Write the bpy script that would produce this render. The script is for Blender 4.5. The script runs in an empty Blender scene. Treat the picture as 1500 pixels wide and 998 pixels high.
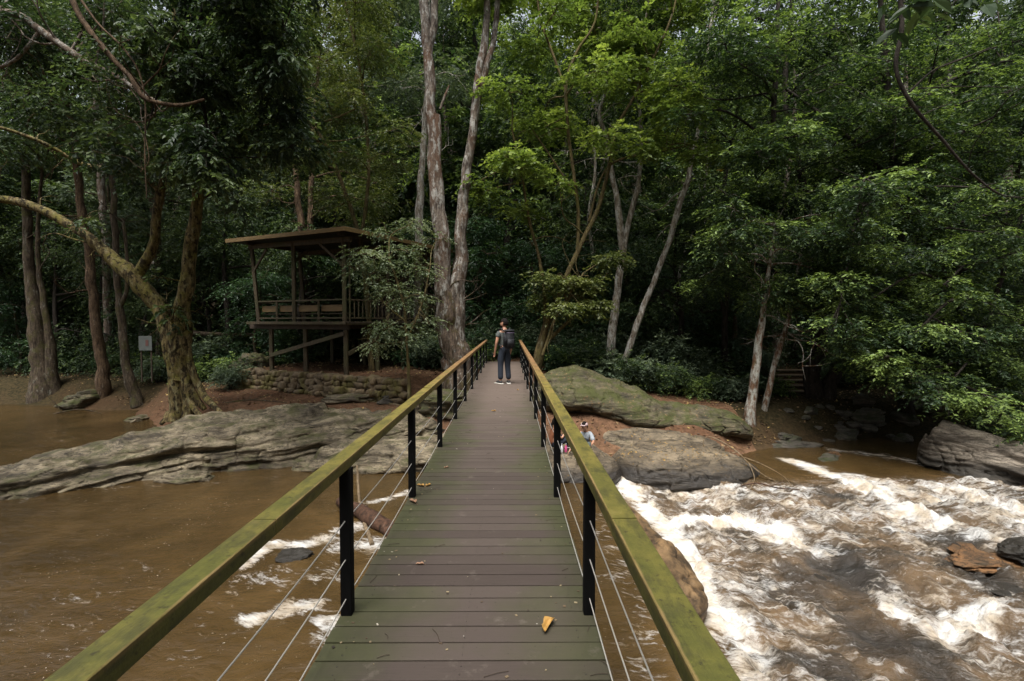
import bpy, bmesh, math, random
import numpy as np
from mathutils import Vector, Matrix
R = math.radians
rng = np.random.default_rng(7)
random.seed(7)
sc = bpy.context.scene
col = sc.collection

# ------------------------------------------------------------------ camera
F = 750.0                      # focal length in photo pixels (1500 wide)
PITCH = math.atan(28 / F)      # looking slightly down
YAW = 4 / F
CAM = np.array([0.0, 0.0, 1.7])
fw = np.array([math.sin(YAW) * math.cos(PITCH), math.cos(YAW) * math.cos(PITCH), -math.sin(PITCH)])
rt = np.array([math.cos(YAW), -math.sin(YAW), 0.0])
up = np.cross(rt, fw)

def ray(px, py):
    d = fw + rt * (px - 750) / F + up * (499 - py) / F
    return d / np.linalg.norm(d)

def at(px, py, Y):
    d = ray(px, py)
    return CAM + d * (Y / d[1])

def onz(px, py, z):
    d = ray(px, py)
    return CAM + d * ((z - CAM[2]) / d[2])

def pxr(w, Y):
    return w / 2.0 / F * Y

# ------------------------------------------------------------------ noise
_perm = np.random.default_rng(3).permutation(4096)
_gr = np.random.default_rng(5).normal(size=(4096, 3))
_gr /= np.linalg.norm(_gr, axis=1)[:, None]

def pnoise(p):
    p = np.asarray(p, float)
    i = np.floor(p).astype(np.int64)
    f = p - i
    u = f * f * f * (f * (f * 6 - 15) + 10)
    out = np.zeros(len(p))
    for dx in (0, 1):
        for dy in (0, 1):
            for dz in (0, 1):
                h = _perm[(i[:, 0] + dx) & 4095]
                h = _perm[(h + i[:, 1] + dy) & 4095]
                h = _perm[(h + i[:, 2] + dz) & 4095]
                g = _gr[h]
                d = f - np.array([dx, dy, dz])
                w = (u[:, 0] if dx else 1 - u[:, 0]) * (u[:, 1] if dy else 1 - u[:, 1]) * (u[:, 2] if dz else 1 - u[:, 2])
                out += w * (g * d).sum(1)
    return out * 1.6

def fbm(p, octv=4, lac=2.03, gain=0.5):
    p = np.asarray(p, float)
    a = 1.0; s = np.zeros(len(p)); t = 0
    for k in range(octv):
        s += a * pnoise(p + k * 17.3); t += a
        p = p * lac; a *= gain
    return s / t

def sstep(a, b, x):
    t = np.clip((x - a) / (b - a), 0, 1)
    return t * t * (3 - 2 * t)

# ------------------------------------------------------------------ materials
class NT:
    def __init__(s, name):
        s.m = bpy.data.materials.new(name); s.m.use_nodes = True
        s.t = s.m.node_tree; s.t.nodes.clear()
        s.out = s.t.nodes.new('ShaderNodeOutputMaterial')
    def n(s, ty, **kw):
        nd = s.t.nodes.new(ty)
        for k, v in kw.items():
            if k.startswith('i_'):
                key = k[2:].replace('_', ' ')
                s.put(nd.inputs[key], v)
            elif k == 'ins':
                for a, b in v.items(): s.put(nd.inputs[a], b)
            else: setattr(nd, k, v)
        return nd
    def put(s, sock, v):
        if isinstance(v, bpy.types.NodeSocket): s.t.links.new(v, sock)
        else:
            try: sock.default_value = v
            except Exception:
                sock.default_value = (*v, 1) if len(v) == 3 else v
    def pos(s): return s.n('ShaderNodeNewGeometry').outputs['Position']
    def obj(s): return s.n('ShaderNodeTexCoord').outputs['Object']
    def map(s, v, scale=(1, 1, 1), rot=(0, 0, 0)):
        return s.n('ShaderNodeMapping', ins={'Vector': v, 'Scale': scale, 'Rotation': rot}).outputs[0]
    def noise(s, v, scale=5, detail=4, rough=.55, dist=0.0):
        return s.n('ShaderNodeTexNoise', ins={'Vector': v, 'Scale': scale, 'Detail': detail, 'Roughness': rough, 'Distortion': dist}).outputs[0]
    def ramp(s, f, stops):
        r = s.n('ShaderNodeValToRGB', ins={0: f})
        cr = r.color_ramp
        while len(cr.elements) > 1: cr.elements.remove(cr.elements[-1])
        for k, (p, c) in enumerate(stops):
            if isinstance(c, (int, float)): c = (c, c, c)
            e = cr.elements[0] if k == 0 else cr.elements.new(p)
            e.position = p; e.color = (*c[:3], 1)
        return r.outputs[0]
    def mix(s, f, a, b, mode='MIX'):
        m = s.n('ShaderNodeMix', data_type='RGBA', blend_type=mode)
        s.put(m.inputs[0], f); s.put(m.inputs[6], a); s.put(m.inputs[7], b)
        return m.outputs[2]
    def math(s, op, a, b=0.0, clamp=False):
        return s.n('ShaderNodeMath', operation=op, use_clamp=clamp, ins={0: a, 1: b}).outputs[0]
    def attr(s, name): return s.n('ShaderNodeAttribute', attribute_name=name).outputs['Fac']
    def sep(s, v): return s.n('ShaderNodeSeparateXYZ', ins={0: v}).outputs
    def bump(s, h, strength=.5, dist=.02):
        return s.n('ShaderNodeBump', ins={'Height': h, 'Strength': strength, 'Distance': dist}).outputs[0]
    def bsdf(s, **ins):
        b = s.n('ShaderNodeBsdfPrincipled', ins=ins)
        return b
    def done(s, sh):
        s.t.links.new(sh, s.out.inputs[0]); return s.m

def mat_plain(name, c, rough=.6, metal=0.0, var=.25, scale=12, bump=.15):
    t = NT(name); o = t.obj()
    n = t.noise(o, scale, 5)
    cc = t.mix(n, tuple(x * (1 - var) for x in c), tuple(min(1, x * (1 + var)) for x in c))
    b = t.bsdf(**{'Base Color': cc, 'Roughness': rough, 'Metallic': metal, 'Normal': t.bump(n, bump, .01)})
    return t.done(b.outputs[0])

def mat_bark(name, dark, light, lichen=(.42, .42, .38), lich=.55, moss=None, mossamt=.5, red=None, spots=False):
    t = NT(name); o = t.pos()
    st = t.map(o, (7, 7, 1.6))
    n1 = t.noise(st, 1.6, 6, .62)
    n2 = t.noise(t.map(o, (3.6, 3.6, 1.5)), 1.9, 8, .68, .3)
    c = t.mix(t.ramp(n1, [(.36, 0), (.66, 1)]), dark, light)
    if red: c = t.mix(t.ramp(t.noise(o, .9, 4), [(.48, 0), (.62, 1)]), c, red)
    c = t.mix(t.math('MULTIPLY', t.ramp(n2, [(lich - .03, 0), (lich + .08, 1)]), t.ramp(n1, [(.3, .45), (.6, .95)])), c, lichen)
    if moss:
        n3 = t.noise(o, 2.3, 6, .65)
        c = t.mix(t.ramp(n3, [(1 - mossamt - .08, 0), (1 - mossamt + .06, .85)]), c, moss)
    if spots: c = t.mix(t.ramp(t.noise(t.map(o, (1, 1, .6)), 6.5, 4, .6), [(.40, .85), (.47, 0)]), c, tuple(x * .35 for x in dark))
    c = t.mix(t.ramp(t.noise(o, 14, 3), [(.3, .6), (.7, 1)]), (0, 0, 0), c, 'MIX')
    b = t.bsdf(**{'Base Color': c, 'Roughness': .88, 'Specular IOR Level': .2, 'Normal': t.bump(t.math('ADD', n1, t.math('MULTIPLY', n2, .6)), .9, .05)})
    return t.done(b.outputs[0])

def mat_leaf(name, a, b_, c_, rough=.42, trans=.32, tcol=None, spec=.45):
    t = NT(name)
    v = t.attr('tint')
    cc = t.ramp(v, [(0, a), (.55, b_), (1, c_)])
    p = t.bsdf(**{'Base Color': cc, 'Roughness': rough, 'Specular IOR Level': spec})
    tr = t.n('ShaderNodeBsdfTranslucent', ins={'Color': t.mix(1.0, cc, tcol or (1.25, 1.3, .75), 'MULTIPLY')})
    mx = t.n('ShaderNodeMixShader', ins={0: trans, 1: p.outputs[0], 2: tr.outputs[0]})
    return t.done(mx.outputs[0])

def mat_rock(name, dark, light, scale=1.0, moss=None, mossamt=.5, wet=-2.35, strata=(.35, .35, 2.6), rot=(0, 0, 0), litter=None, wcol=(.03, .027, .022), bump=1.0, crack=True):
    t = NT(name); o = t.pos()
    warp = t.mix(.22, o, t.n('ShaderNodeTexNoise', ins={'Vector': o, 'Scale': .9 * scale, 'Detail': 3}).outputs[1], 'ADD')
    sv = t.map(warp, strata, rot)
    n1 = t.noise(sv, 2.4 * scale, 8, .68)
    n2 = t.noise(o, 1.1 * scale, 6, .6)
    n3 = t.noise(o, 18 * scale, 5, .7)
    c = t.mix(t.ramp(n1, [(.38, 0), (.47, .45), (.60, 1)]), dark, light)
    c = t.mix(t.ramp(n2, [(.42, 0), (.62, .6)]), c, tuple(x * .5 for x in dark))
    if crack:
        cr = t.ramp(t.noise(t.map(warp, tuple(s * 1.0 for s in strata), rot), 4.3 * scale, 6, .6), [(.475, 1), (.497, 0), (.503, 0), (.53, 1)])
        c = t.mix(t.math('MULTIPLY', t.math('SUBTRACT', 1.0, cr), .8), c, tuple(x * .22 for x in dark))
    c = t.mix(t.ramp(n3, [(.35, .35), (.5, 0)]), c, (.02, .018, .015))
    rough = .75
    if moss:
        nz = t.sep(t.n('ShaderNodeNewGeometry').outputs['Normal'])[2]
        mm = t.noise(o, 1.7, 7, .68)
        f = t.math('MULTIPLY', t.ramp(mm, [(1 - mossamt - .1, 0), (1 - mossamt + .08, 1)]), t.ramp(nz, [(.0, .1), (.45, 1)]))
        mc = t.mix(t.noise(o, 30, 3), tuple(x * .5 for x in moss), tuple(x * 1.4 for x in moss))
        c = t.mix(f, c, mc)
    if litter:
        lv = t.n('ShaderNodeTexVoronoi', ins={'Vector': o, 'Scale': 9.0, 'Randomness': 1.0})
        lf = t.math('MULTIPLY', t.ramp(lv.outputs[0], [(.22, 1), (.3, 0)]), t.ramp(t.noise(o, 1.3, 3), [(.5, 0), (.62, 1)]))
        c = t.mix(lf, c, t.mix(t.sep(lv.outputs[1])[0], litter, tuple(x * .4 for x in litter)))
    z = t.sep(o)[2]
    wf = t.ramp(t.math('ADD', t.math('MULTIPLY', t.math('SUBTRACT', z, wet), 1.6), t.math('MULTIPLY', n2, .8)), [(.1, 1), (.55, 0)])
    c = t.mix(t.math('MULTIPLY', wf, .85), c, wcol)
    rg = t.mix(wf, (rough,) * 3, (.28,) * 3)
    h = t.math('ADD', n1, t.math('MULTIPLY', n3, .18))
    b = t.bsdf(**{'Base Color': c, 'Roughness': rg, 'Specular IOR Level': .35, 'Normal': t.bump(h, bump, .12)})
    return t.done(b.outputs[0])

def mat_wood(name, a, b_, axis=(.6, 12, 12), rough=.7, green=None):
    t = NT(name); o = t.obj()
    n = t.noise(t.map(o, axis), 2.0, 6, .6)
    c = t.mix(t.ramp(n, [(.3, 0), (.7, 1)]), a, b_)
    if green: c = t.mix(t.ramp(t.noise(t.pos(), 1.1, 5), [(.45, 0), (.62, .8)]), c, green)
    b = t.bsdf(**{'Base Color': c, 'Roughness': rough, 'Normal': t.bump(n, .3, .01)})
    return t.done(b.outputs[0])

# ------------------------------------------------------------------ mesh helpers
def tag(o, label=None, cat=None, group=None, kind=None):
    if label: o['label'] = label
    if cat: o['category'] = cat
    if group: o['group'] = group
    if kind: o['kind'] = kind
    return o

def empty(name, loc=(0, 0, 0), rz=0.0):
    o = bpy.data.objects.new(name, None); col.objects.link(o)
    o.location = loc; o.rotation_euler = (0, 0, rz); o.empty_display_size = .2
    return o

def link(name, me, mat=None, parent=None, smooth=False):
    if mat is not None:
        me.materials.append(mat)
    me.polygons.foreach_set('use_smooth', np.full(len(me.polygons), bool(smooth)))
    o = bpy.data.objects.new(name, me); col.objects.link(o)
    if parent is not None: adopt(o, parent)
    return o

def adopt(o, parent):
    o.parent = parent
    if parent.type == 'EMPTY':      # meshes are written in world coordinates
        o.matrix_parent_inverse = Matrix.Translation(-parent.location)

def npmesh(name, V, Q, tint=None, attrs=None):
    """V (n,3); Q (m,k) faces all with the same vertex count"""
    V = np.ascontiguousarray(V, dtype=np.float32); Q = np.ascontiguousarray(Q, dtype=np.int32)
    me = bpy.data.meshes.new(name)
    m, k = Q.shape
    me.vertices.add(len(V)); me.vertices.foreach_set('co', V.ravel())
    me.loops.add(m * k); me.loops.foreach_set('vertex_index', Q.ravel())
    me.polygons.add(m); me.polygons.foreach_set('loop_start', np.arange(0, m * k, k, dtype=np.int32))
    try: me.polygons.foreach_set('loop_total', np.full(m, k, dtype=np.int32))
    except Exception: pass
    if tint is not None:
        a = me.attributes.new('tint', 'FLOAT', 'POINT'); a.data.foreach_set('value', np.asarray(tint, np.float32))
    for kx, vx in (attrs or {}).items():
        a = me.attributes.new(kx, 'FLOAT', 'POINT'); a.data.foreach_set('value', np.asarray(vx, np.float32))
    me.update(calc_edges=True); me.validate()
    return me

class MB:
    """collects quads (boxes, bars, tubes) into one mesh"""
    def __init__(s): s.v = []; s.f = []; s.n = 0; s.t = []
    def add(s, V, Q, tint=None):
        V = np.asarray(V, float)
        s.v.append(V); s.f.append(np.asarray(Q) + s.n); s.n += len(V)
        s.t.append(np.full(len(V), .5 if tint is None else tint) if not hasattr(tint, '__len__') else tint)
    def bar(s, p0, p1, w, h, upv=(0, 0, 1), bev=.12, tint=None):
        p0 = np.array(p0, float); p1 = np.array(p1, float)
        d = p1 - p0; L = np.linalg.norm(d); d /= L
        u = np.array(upv, float)
        if abs(d @ u) > .98: u = np.array([0, 1., 0])
        a = np.cross(d, u); a /= np.linalg.norm(a); b = np.cross(a, d)
        e = min(w, h) * bev
        prof = [(-w/2+e, -h/2), (w/2-e, -h/2), (w/2, -h/2+e), (w/2, h/2-e), (w/2-e, h/2), (-w/2+e, h/2), (-w/2, h/2-e), (-w/2, -h/2+e)]
        V = []
        for q, k in ((p0, 1), (p0 + d * L, 1)):
            for x, y in prof: V.append(q + a * x + b * y)
        Q = [(i, (i + 1) % 8, 8 + (i + 1) % 8, 8 + i) for i in range(8)]
        Q += [(0, 7, 6, 5), (0, 5, 4, 1), (4, 3, 2, 1), (8, 13, 14, 15), (8, 9, 12, 13), (12, 9, 10, 11)]
        s.add(V, Q, tint)
    def tube(s, P, rad, seg=8, noise=0.0, tint=None, twist=0.0, lump=0.0):
        P = np.asarray(P, float); n = len(P)
        rad = np.broadcast_to(np.asarray(rad, float), (n,))
        T = np.gradient(P, axis=0); T /= np.linalg.norm(T, axis=1)[:, None] + 1e-9
        ref = np.array([0, 1., .1]) if abs(T[0] @ np.array([0, 1., .1])) < .9 else np.array([1., 0, 0])
        A = []; a = np.cross(T[0], ref); a /= np.linalg.norm(a)
        for i in range(n):
            a = a - T[i] * (a @ T[i]); a /= np.linalg.norm(a) + 1e-9
            A.append(a)
        A = np.array(A); Bv = np.cross(T, A)
        th = np.arange(seg) / seg * 2 * np.pi
        ang = th[None, :] + twist * np.arange(n)[:, None] / n
        V = P[:, None, :] + rad[:, None, None] * (np.cos(ang)[..., None] * A[:, None, :] + np.sin(ang)[..., None] * Bv[:, None, :])
        V = V.reshape(-1, 3)
        if noise > 0:
            c = np.repeat(P, seg, 0); d = V - c
            V = c + d * (1 + noise * 1.5 * fbm(V * np.array([3.4, 3.4, 1.2]) + 3, 4))[:, None]
        i = np.arange(n - 1)[:, None] * seg; j = np.arange(seg)[None, :]; j2 = (j + 1) % seg
        Q = np.stack([i + j, i + j2, i + seg + j2, i + seg + j], -1).reshape(-1, 4)
        s.add(V, Q, tint)
        # end caps as a fan of quads collapsing to centre
        for e, base in ((0, 0), (n - 1, (n - 1) * seg)):
            c = np.vstack([V[base:base + seg], P[e][None]])
            if seg % 2 == 0:
                q = [(k, (k + 1) % seg, (k + 2) % seg, seg) for k in range(0, seg, 2)]
                s.add(c, q, tint)
    def mesh(s, name):
        return npmesh(name, np.vstack(s.v), np.vstack(s.f), np.concatenate(s.t))
    def build(s, name, mat, parent=None, smooth=False):
        return link(name, s.mesh(name), mat, parent, smooth)

def spline(pts, n=10):
    P = np.asarray(pts, float); m = len(P)
    if m == 2: 
        t = np.linspace(0, 1, n)[:, None]; return P[0] * (1 - t) + P[1] * t
    Q = np.vstack([2 * P[0] - P[1], P, 2 * P[-1] - P[-2]])
    out = []
    for i in range(1, m):
        p0, p1, p2, p3 = Q[i - 1], Q[i], Q[i + 1], Q[i + 2]
        for t in np.linspace(0, 1, n, endpoint=False):
            out.append(.5 * ((2 * p1) + (-p0 + p2) * t + (2 * p0 - 5 * p1 + 4 * p2 - p3) * t * t + (-p0 + 3 * p1 - 3 * p2 + p3) * t ** 3))
    out.append(P[-1])
    return np.array(out)

# ------------------------------------------------------------------ foliage
def leaf_cloud(blobs, nspray, per=12, size=.1, seed=0, spray=.45, droop=.35, flat=.6, wide=.45, shell=.45, detail=False, rad=None):
    """blobs: list of (center, (rx,ry,rz)); leaves hang in sprays along little twigs"""
    g = np.random.default_rng(seed)
    C = np.array([b[0] for b in blobs], float); RR = np.array([b[1] if hasattr(b[1], '__len__') else (b[1],) * 3 for b in blobs], float)
    w = (RR.prod(1)) ** (2 / 3.); w /= w.sum()
    k = g.choice(len(C), nspray, p=w)
    d = g.normal(size=(nspray, 3)); d /= np.linalg.norm(d, axis=1)[:, None]
    r = g.random(nspray) ** shell
    # uneven outline
    r = r * (1 + .38 * pnoise(C[k] * 3.1 + d * 2.4))
    c = C[k] + RR[k] * d * r[:, None]
    # twig direction: outward, flattened, drooping
    td = d + g.normal(size=d.shape) * .45
    td[:, 2] = td[:, 2] * (1 - flat) - droop
    td /= np.linalg.norm(td, axis=1)[:, None]
    L = spray * (.6 + .8 * g.random(nspray))
    t = (np.arange(per) + .5) / per
    tt = np.tile(t, (nspray, 1)) + g.normal(size=(nspray, per)) * .03
    pos = c[:, None, :] + td[:, None, :] * (tt * L[:, None])[..., None]
    pos[..., 2] -= (tt ** 2 * L[:, None]) * .25
    side = np.cross(td, [0, 0, 1.]); side /= np.linalg.norm(side, axis=1)[:, None] + 1e-9
    sgn = np.where(np.arange(per) % 2 == 0, 1., -1.)
    ax = td[:, None, :] * .75 + side[:, None, :] * sgn[None, :, None] + g.normal(size=pos.shape) * .38
    ax[..., 2] -= droop * .8
    ax /= np.linalg.norm(ax, axis=2)[..., None]
    nrm = np.array([0, 0, 1.]) + g.normal(size=pos.shape) * .45
    nrm -= ax * (nrm * ax).sum(2)[..., None]
    nrm /= np.linalg.norm(nrm, axis=2)[..., None] + 1e-9
    sd = np.cross(nrm, ax)
    s = size * (.65 + .7 * g.random(pos.shape[:2]))[..., None]
    pos = pos.reshape(-1, 3); ax = ax.reshape(-1, 3); nrm = nrm.reshape(-1, 3); sd = sd.reshape(-1, 3); s = s.reshape(-1, 1)
    n = len(pos)
    if detail:
        V = np.stack([pos, pos + ax * s * .3 + sd * s * wide * .46 + nrm * s * .07, pos + ax * s * .68 + sd * s * wide * .4 + nrm * s * .04, pos + ax * s - nrm * s * .1,
                      pos + ax * s * .68 - sd * s * wide * .4 + nrm * s * .04, pos + ax * s * .3 - sd * s * wide * .46 + nrm * s * .07], 1).reshape(-1, 3)
        b = np.arange(n)[:, None] * 6
        Q = np.concatenate([b + [0, 1, 2, 3], b + [0, 3, 4, 5]], 0); kk = 6
    else:
        V = np.stack([pos, pos + ax * s * .48 + sd * s * wide * .5 + nrm * s * .06, pos + ax * s, pos + ax * s * .48 - sd * s * wide * .5 + nrm * s * .06], 1).reshape(-1, 3)
        Q = np.arange(n)[:, None] * 4 + [0, 1, 2, 3]; kk = 4
    cl = .5 + .55 * pnoise(c * .9 + seed)
    ti = np.clip(np.repeat(cl, per) - .03 + g.normal(size=n) * .13 + .5 * np.clip(tt.reshape(-1) - .45, 0, 1) + .25 * np.repeat(np.clip(d[:, 2], -.6, 1) * r, per), 0, 1)  # paler young tips; lit upper leaves and dark inner gaps tinted in too
    return V, Q, np.repeat(ti, kk), c, td, L

def crown(name, blobs, nspray, mat, parent, twigs=None, **kw):
    V, Q, ti, c, td, L = leaf_cloud(blobs, nspray, **kw)
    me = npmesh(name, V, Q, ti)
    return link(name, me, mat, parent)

def copy_tree(o, parent=None):
    c = o.copy(); col.objects.link(c)
    if parent is not None: c.parent = parent
    for ch in o.children: copy_tree(ch, c)
    return c

# ------------------------------------------------------------------ palette
M = {}
M['leaf_dark'] = mat_leaf('leaf_dark', (.016, .030, .015), (.036, .062, .026), (.12, .165, .06), rough=.5, spec=.3)
M['leaf_right'] = mat_leaf('leaf_right', (.014, .027, .013), (.036, .066, .025), (.23, .32, .085), rough=.48, spec=.32)  # light end raised for highlights, dark end lowered for shaded pockets
M['leaf_bright'] = mat_leaf('leaf_bright', (.06, .095, .024), (.14, .20, .045), (.29, .36, .085), rough=.5, trans=.42)
M['leaf_olive'] = mat_leaf('leaf_olive', (.04, .06, .018), (.085, .11, .03), (.17, .19, .06), rough=.42, trans=.4)
M['leaf_grey'] = mat_leaf('leaf_grey', (.06, .085, .045), (.13, .17, .085), (.23, .27, .15), rough=.45)
M['leaf_blue'] = mat_leaf('leaf_blue', (.045, .066, .042), (.09, .125, .078), (.20, .25, .15), rough=.55, spec=.25)  # haze and backlight of the far trees put into this paler, greyer leaf
M['leaf_fern'] = mat_leaf('leaf_fern', (.016, .036, .017), (.03, .066, .028), (.07, .13, .05), rough=.4)
M['leaf_yellow'] = mat_leaf('leaf_yellow', (.5, .3, .03), (.6, .36, .04), (.65, .42, .08), rough=.5)
M['bark_moss'] = mat_bark('bark_moss', (.035, .024, .012), (.27, .205, .09), (.36, .33, .18), .56, (.17, .15, .035), .44, spots=True)
M['bark_pale'] = mat_bark('bark_pale', (.10, .07, .05), (.30, .235, .18), (.46, .45, .41), .53)
M['bark_tall'] = mat_bark('bark_tall', (.045, .033, .026), (.23, .19, .15), (.42, .41, .37), .53, red=(.12, .072, .046))
M['bark_pale_lit'] = mat_bark('bark_pale_lit', (.14, .11, .08), (.46, .40, .32), (.62, .61, .56), .50)  # pale bark lightened so that shaded trunks look lit
M['bark_base'] = mat_bark('bark_base', (.035, .026, .018), (.15, .11, .08), (.36, .36, .32), .58, (.07, .055, .012), .42)
M['bark_grey'] = mat_bark('bark_grey', (.03, .022, .014), (.12, .09, .06), (.24, .235, .19), .60, (.07, .065, .02), .42)
M['bark_red'] = mat_bark('bark_red', (.045, .028, .016), (.16, .105, .062), (.27, .22, .17), .62)
M['bark_dark'] = mat_bark('bark_dark', (.018, .014, .011), (.055, .045, .035), (.10, .10, .09), .62)
M['bark_olive'] = mat_bark('bark_olive', (.06, .045, .02), (.18, .14, .06), (.26, .25, .16), .6, (.12, .11, .03), .4)

# ------------------------------------------------------------------ terrain
SHX = np.array([-90, -25, -18, -14.5, -11, -4, 0, 3, 7, 8.6, 11, 14, 20, 40, 90.])
SHY = np.array([30, 26.0, 24.3, 20.5, 17.6, 15.6, 15.4, 15.0, 15.4, 16.6, 17.6, 18.4, 19.3, 24, 28.])
GC = at(505, 471, 21.0)                    # near corner of the gazebo floor
GU = np.array([-.88, .475, 0]); GU /= np.linalg.norm(GU)
GV = np.array([.475, .88, 0]); GV /= np.linalg.norm(GV)

def gheight(x, y):
    x = np.atleast_1d(np.asarray(x, float)); y = np.atleast_1d(np.asarray(y, float))
    s = (y - np.interp(x, SHX, SHY)) * .85
    s = s + .35 * pnoise(np.stack([x * .5, y * .5, x * 0 + 3.3], 1))
    h = -2.72 + 1.25 * sstep(0, 2.3, s) + .5 * sstep(2.3, 9, s) - 1.4 * sstep(0, 1.6, -s)
    far = np.clip(s - 7, 0, None)
    h = h + .05 * far + .008 * far ** 2 * (far < 30) + (7.2 + .53 * (far - 30)) * (far >= 30)
    # the path on the right climbs away in a gully
    h = h + (1.15) * np.exp(-(((x + .2) / 4.2) ** 2 + ((y - 23.5) / 3.0) ** 2))
    # terrace that carries the pavilion
    q = np.stack([x - GC[0], y - GC[1]], 1)
    a = q @ GU[:2]; b = q @ GV[:2]
    m = sstep(-1.2, .0, a + 2.9) * sstep(0, .5, b + .15) * (1 - sstep(5.6, 8.5, a)) * (1 - sstep(9, 13, b))
    h = h * (1 - m) + np.maximum(h, -.46) * m
    h = h + .07 * fbm(np.stack([x, y, x * 0], 1) * .9, 4) + .25 * pnoise(np.stack([x * .23, y * .23, x * 0 + 9], 1)) * sstep(3, 8, s)
    # near bank under the bridge head behind the camera
    h = h + 3.2 * sstep(-1.5, -6, y)
    return h

def axis(lo, hi, dlo, dhi, fine, coarse):
    a = np.concatenate([np.arange(lo, dlo, coarse), np.arange(dlo, dhi, fine), np.arange(dhi, hi + coarse, coarse)])
    return a

def grid_mesh(name, xs, ys, hf):
    X, Y = np.meshgrid(xs, ys)
    Z = hf(X.ravel(), Y.ravel())
    extra = None
    if isinstance(Z, tuple): Z, extra = Z
    V = np.stack([X.ravel(), Y.ravel(), Z], 1)
    nx, ny = len(xs), len(ys)
    i = np.arange(ny - 1)[:, None] * nx; j = np.arange(nx - 1)[None, :]
    Q = np.stack([i + j, i + j + 1, i + nx + j + 1, i + nx + j], -1).reshape(-1, 4)
    return npmesh(name, V, Q, attrs=extra)

def make_ground():
    xs = axis(-120, 120, -26, 26, .16, 2.0); ys = axis(-40, 180, 12, 34, .16, 2.0)
    t = NT('forest_soil'); o = t.pos()
    n1 = t.noise(o, .45, 6, .6); n2 = t.noise(o, 6, 7, .7); n3 = t.noise(o, 30, 4, .7)
    soil = t.mix(t.ramp(n1, [(.4, 0), (.62, 1)]), (.135, .072, .042), (.20, .115, .068))
    soil = t.mix(t.ramp(n2, [(.42, 0), (.66, .75)]), soil, (.055, .034, .022))
    lv = t.n('ShaderNodeTexVoronoi', ins={'Vector': o, 'Scale': 11.0})
    lf = t.math('MULTIPLY', t.ramp(lv.outputs[0], [(.2, 1), (.3, 0)]), t.ramp(n2, [(.45, 0), (.55, 1)]))
    soil = t.mix(lf, soil, t.mix(t.sep(lv.outputs[1])[0], (.16, .09, .035), (.05, .03, .015)))
    yy = t.math('ADD', t.sep(o)[1], t.math('MULTIPLY', t.math('GREATER_THAN', t.sep(o)[0], 8.3), 8.0))  # shade of the right bank painted into the soil: dark tone starts nearer there
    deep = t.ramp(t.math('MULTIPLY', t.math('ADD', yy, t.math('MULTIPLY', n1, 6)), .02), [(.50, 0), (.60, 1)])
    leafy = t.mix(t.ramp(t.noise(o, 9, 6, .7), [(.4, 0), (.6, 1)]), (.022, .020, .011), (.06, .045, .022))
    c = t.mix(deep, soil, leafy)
    b = t.bsdf(**{'Base Color': c, 'Roughness': .95, 'Specular IOR Level': .05, 'Normal': t.bump(t.math('ADD', n2, t.math('MULTIPLY', n3, .4)), .9, .08)})
    m = t.done(b.outputs[0])
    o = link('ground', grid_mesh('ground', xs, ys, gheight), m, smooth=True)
    tag(o, kind='structure', label='brown earth river bank with leaf litter')
make_ground()

def hit(px, py):
    d = ray(px, py); Ys = np.arange(9, 45, .1); P = CAM[None] + d[None] * (Ys / d[1])[:, None]
    gz = np.maximum(gheight(P[:, 0], P[:, 1]), -2.66); k = np.argmax(P[:, 2] < gz)
    return P[k]

# ------------------------------------------------------------------ water
def seg_dist(X, Y, poly):
    d = np.full(len(X), 1e9)
    for (x0, y0), (x1, y1) in zip(poly[:-1], poly[1:]):
        dx, dy = x1 - x0, y1 - y0
        t = np.clip(((X - x0) * dx + (Y - y0) * dy) / (dx * dx + dy * dy + 1e-9), 0, 1)
        d = np.minimum(d, np.hypot(X - x0 - t * dx, Y - y0 - t * dy))
    return d

def pl(pts, z=-2.95):
    return [tuple(onz(px, py, z)[:2]) for px, py in pts]

A_FOOT = pl([(935, 735), (985, 780), (1015, 830), (1045, 900), (1090, 998), (1120, 1080)], -2.95)
B_LINE = pl([(1130, 686), (1215, 715), (1330, 765), (1420, 800), (1520, 850), (1700, 940)], -2.85)
C_LINE = pl([(1040, 735), (1130, 765), (1215, 800), (1290, 850), (1380, 875), (1470, 905), (1600, 960)], -3.0)

def line_x(poly, Y):
    p = sorted(poly, key=lambda q: q[1]); return np.interp(Y, [q[1] for q in p], [q[0] for q in p])

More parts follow.
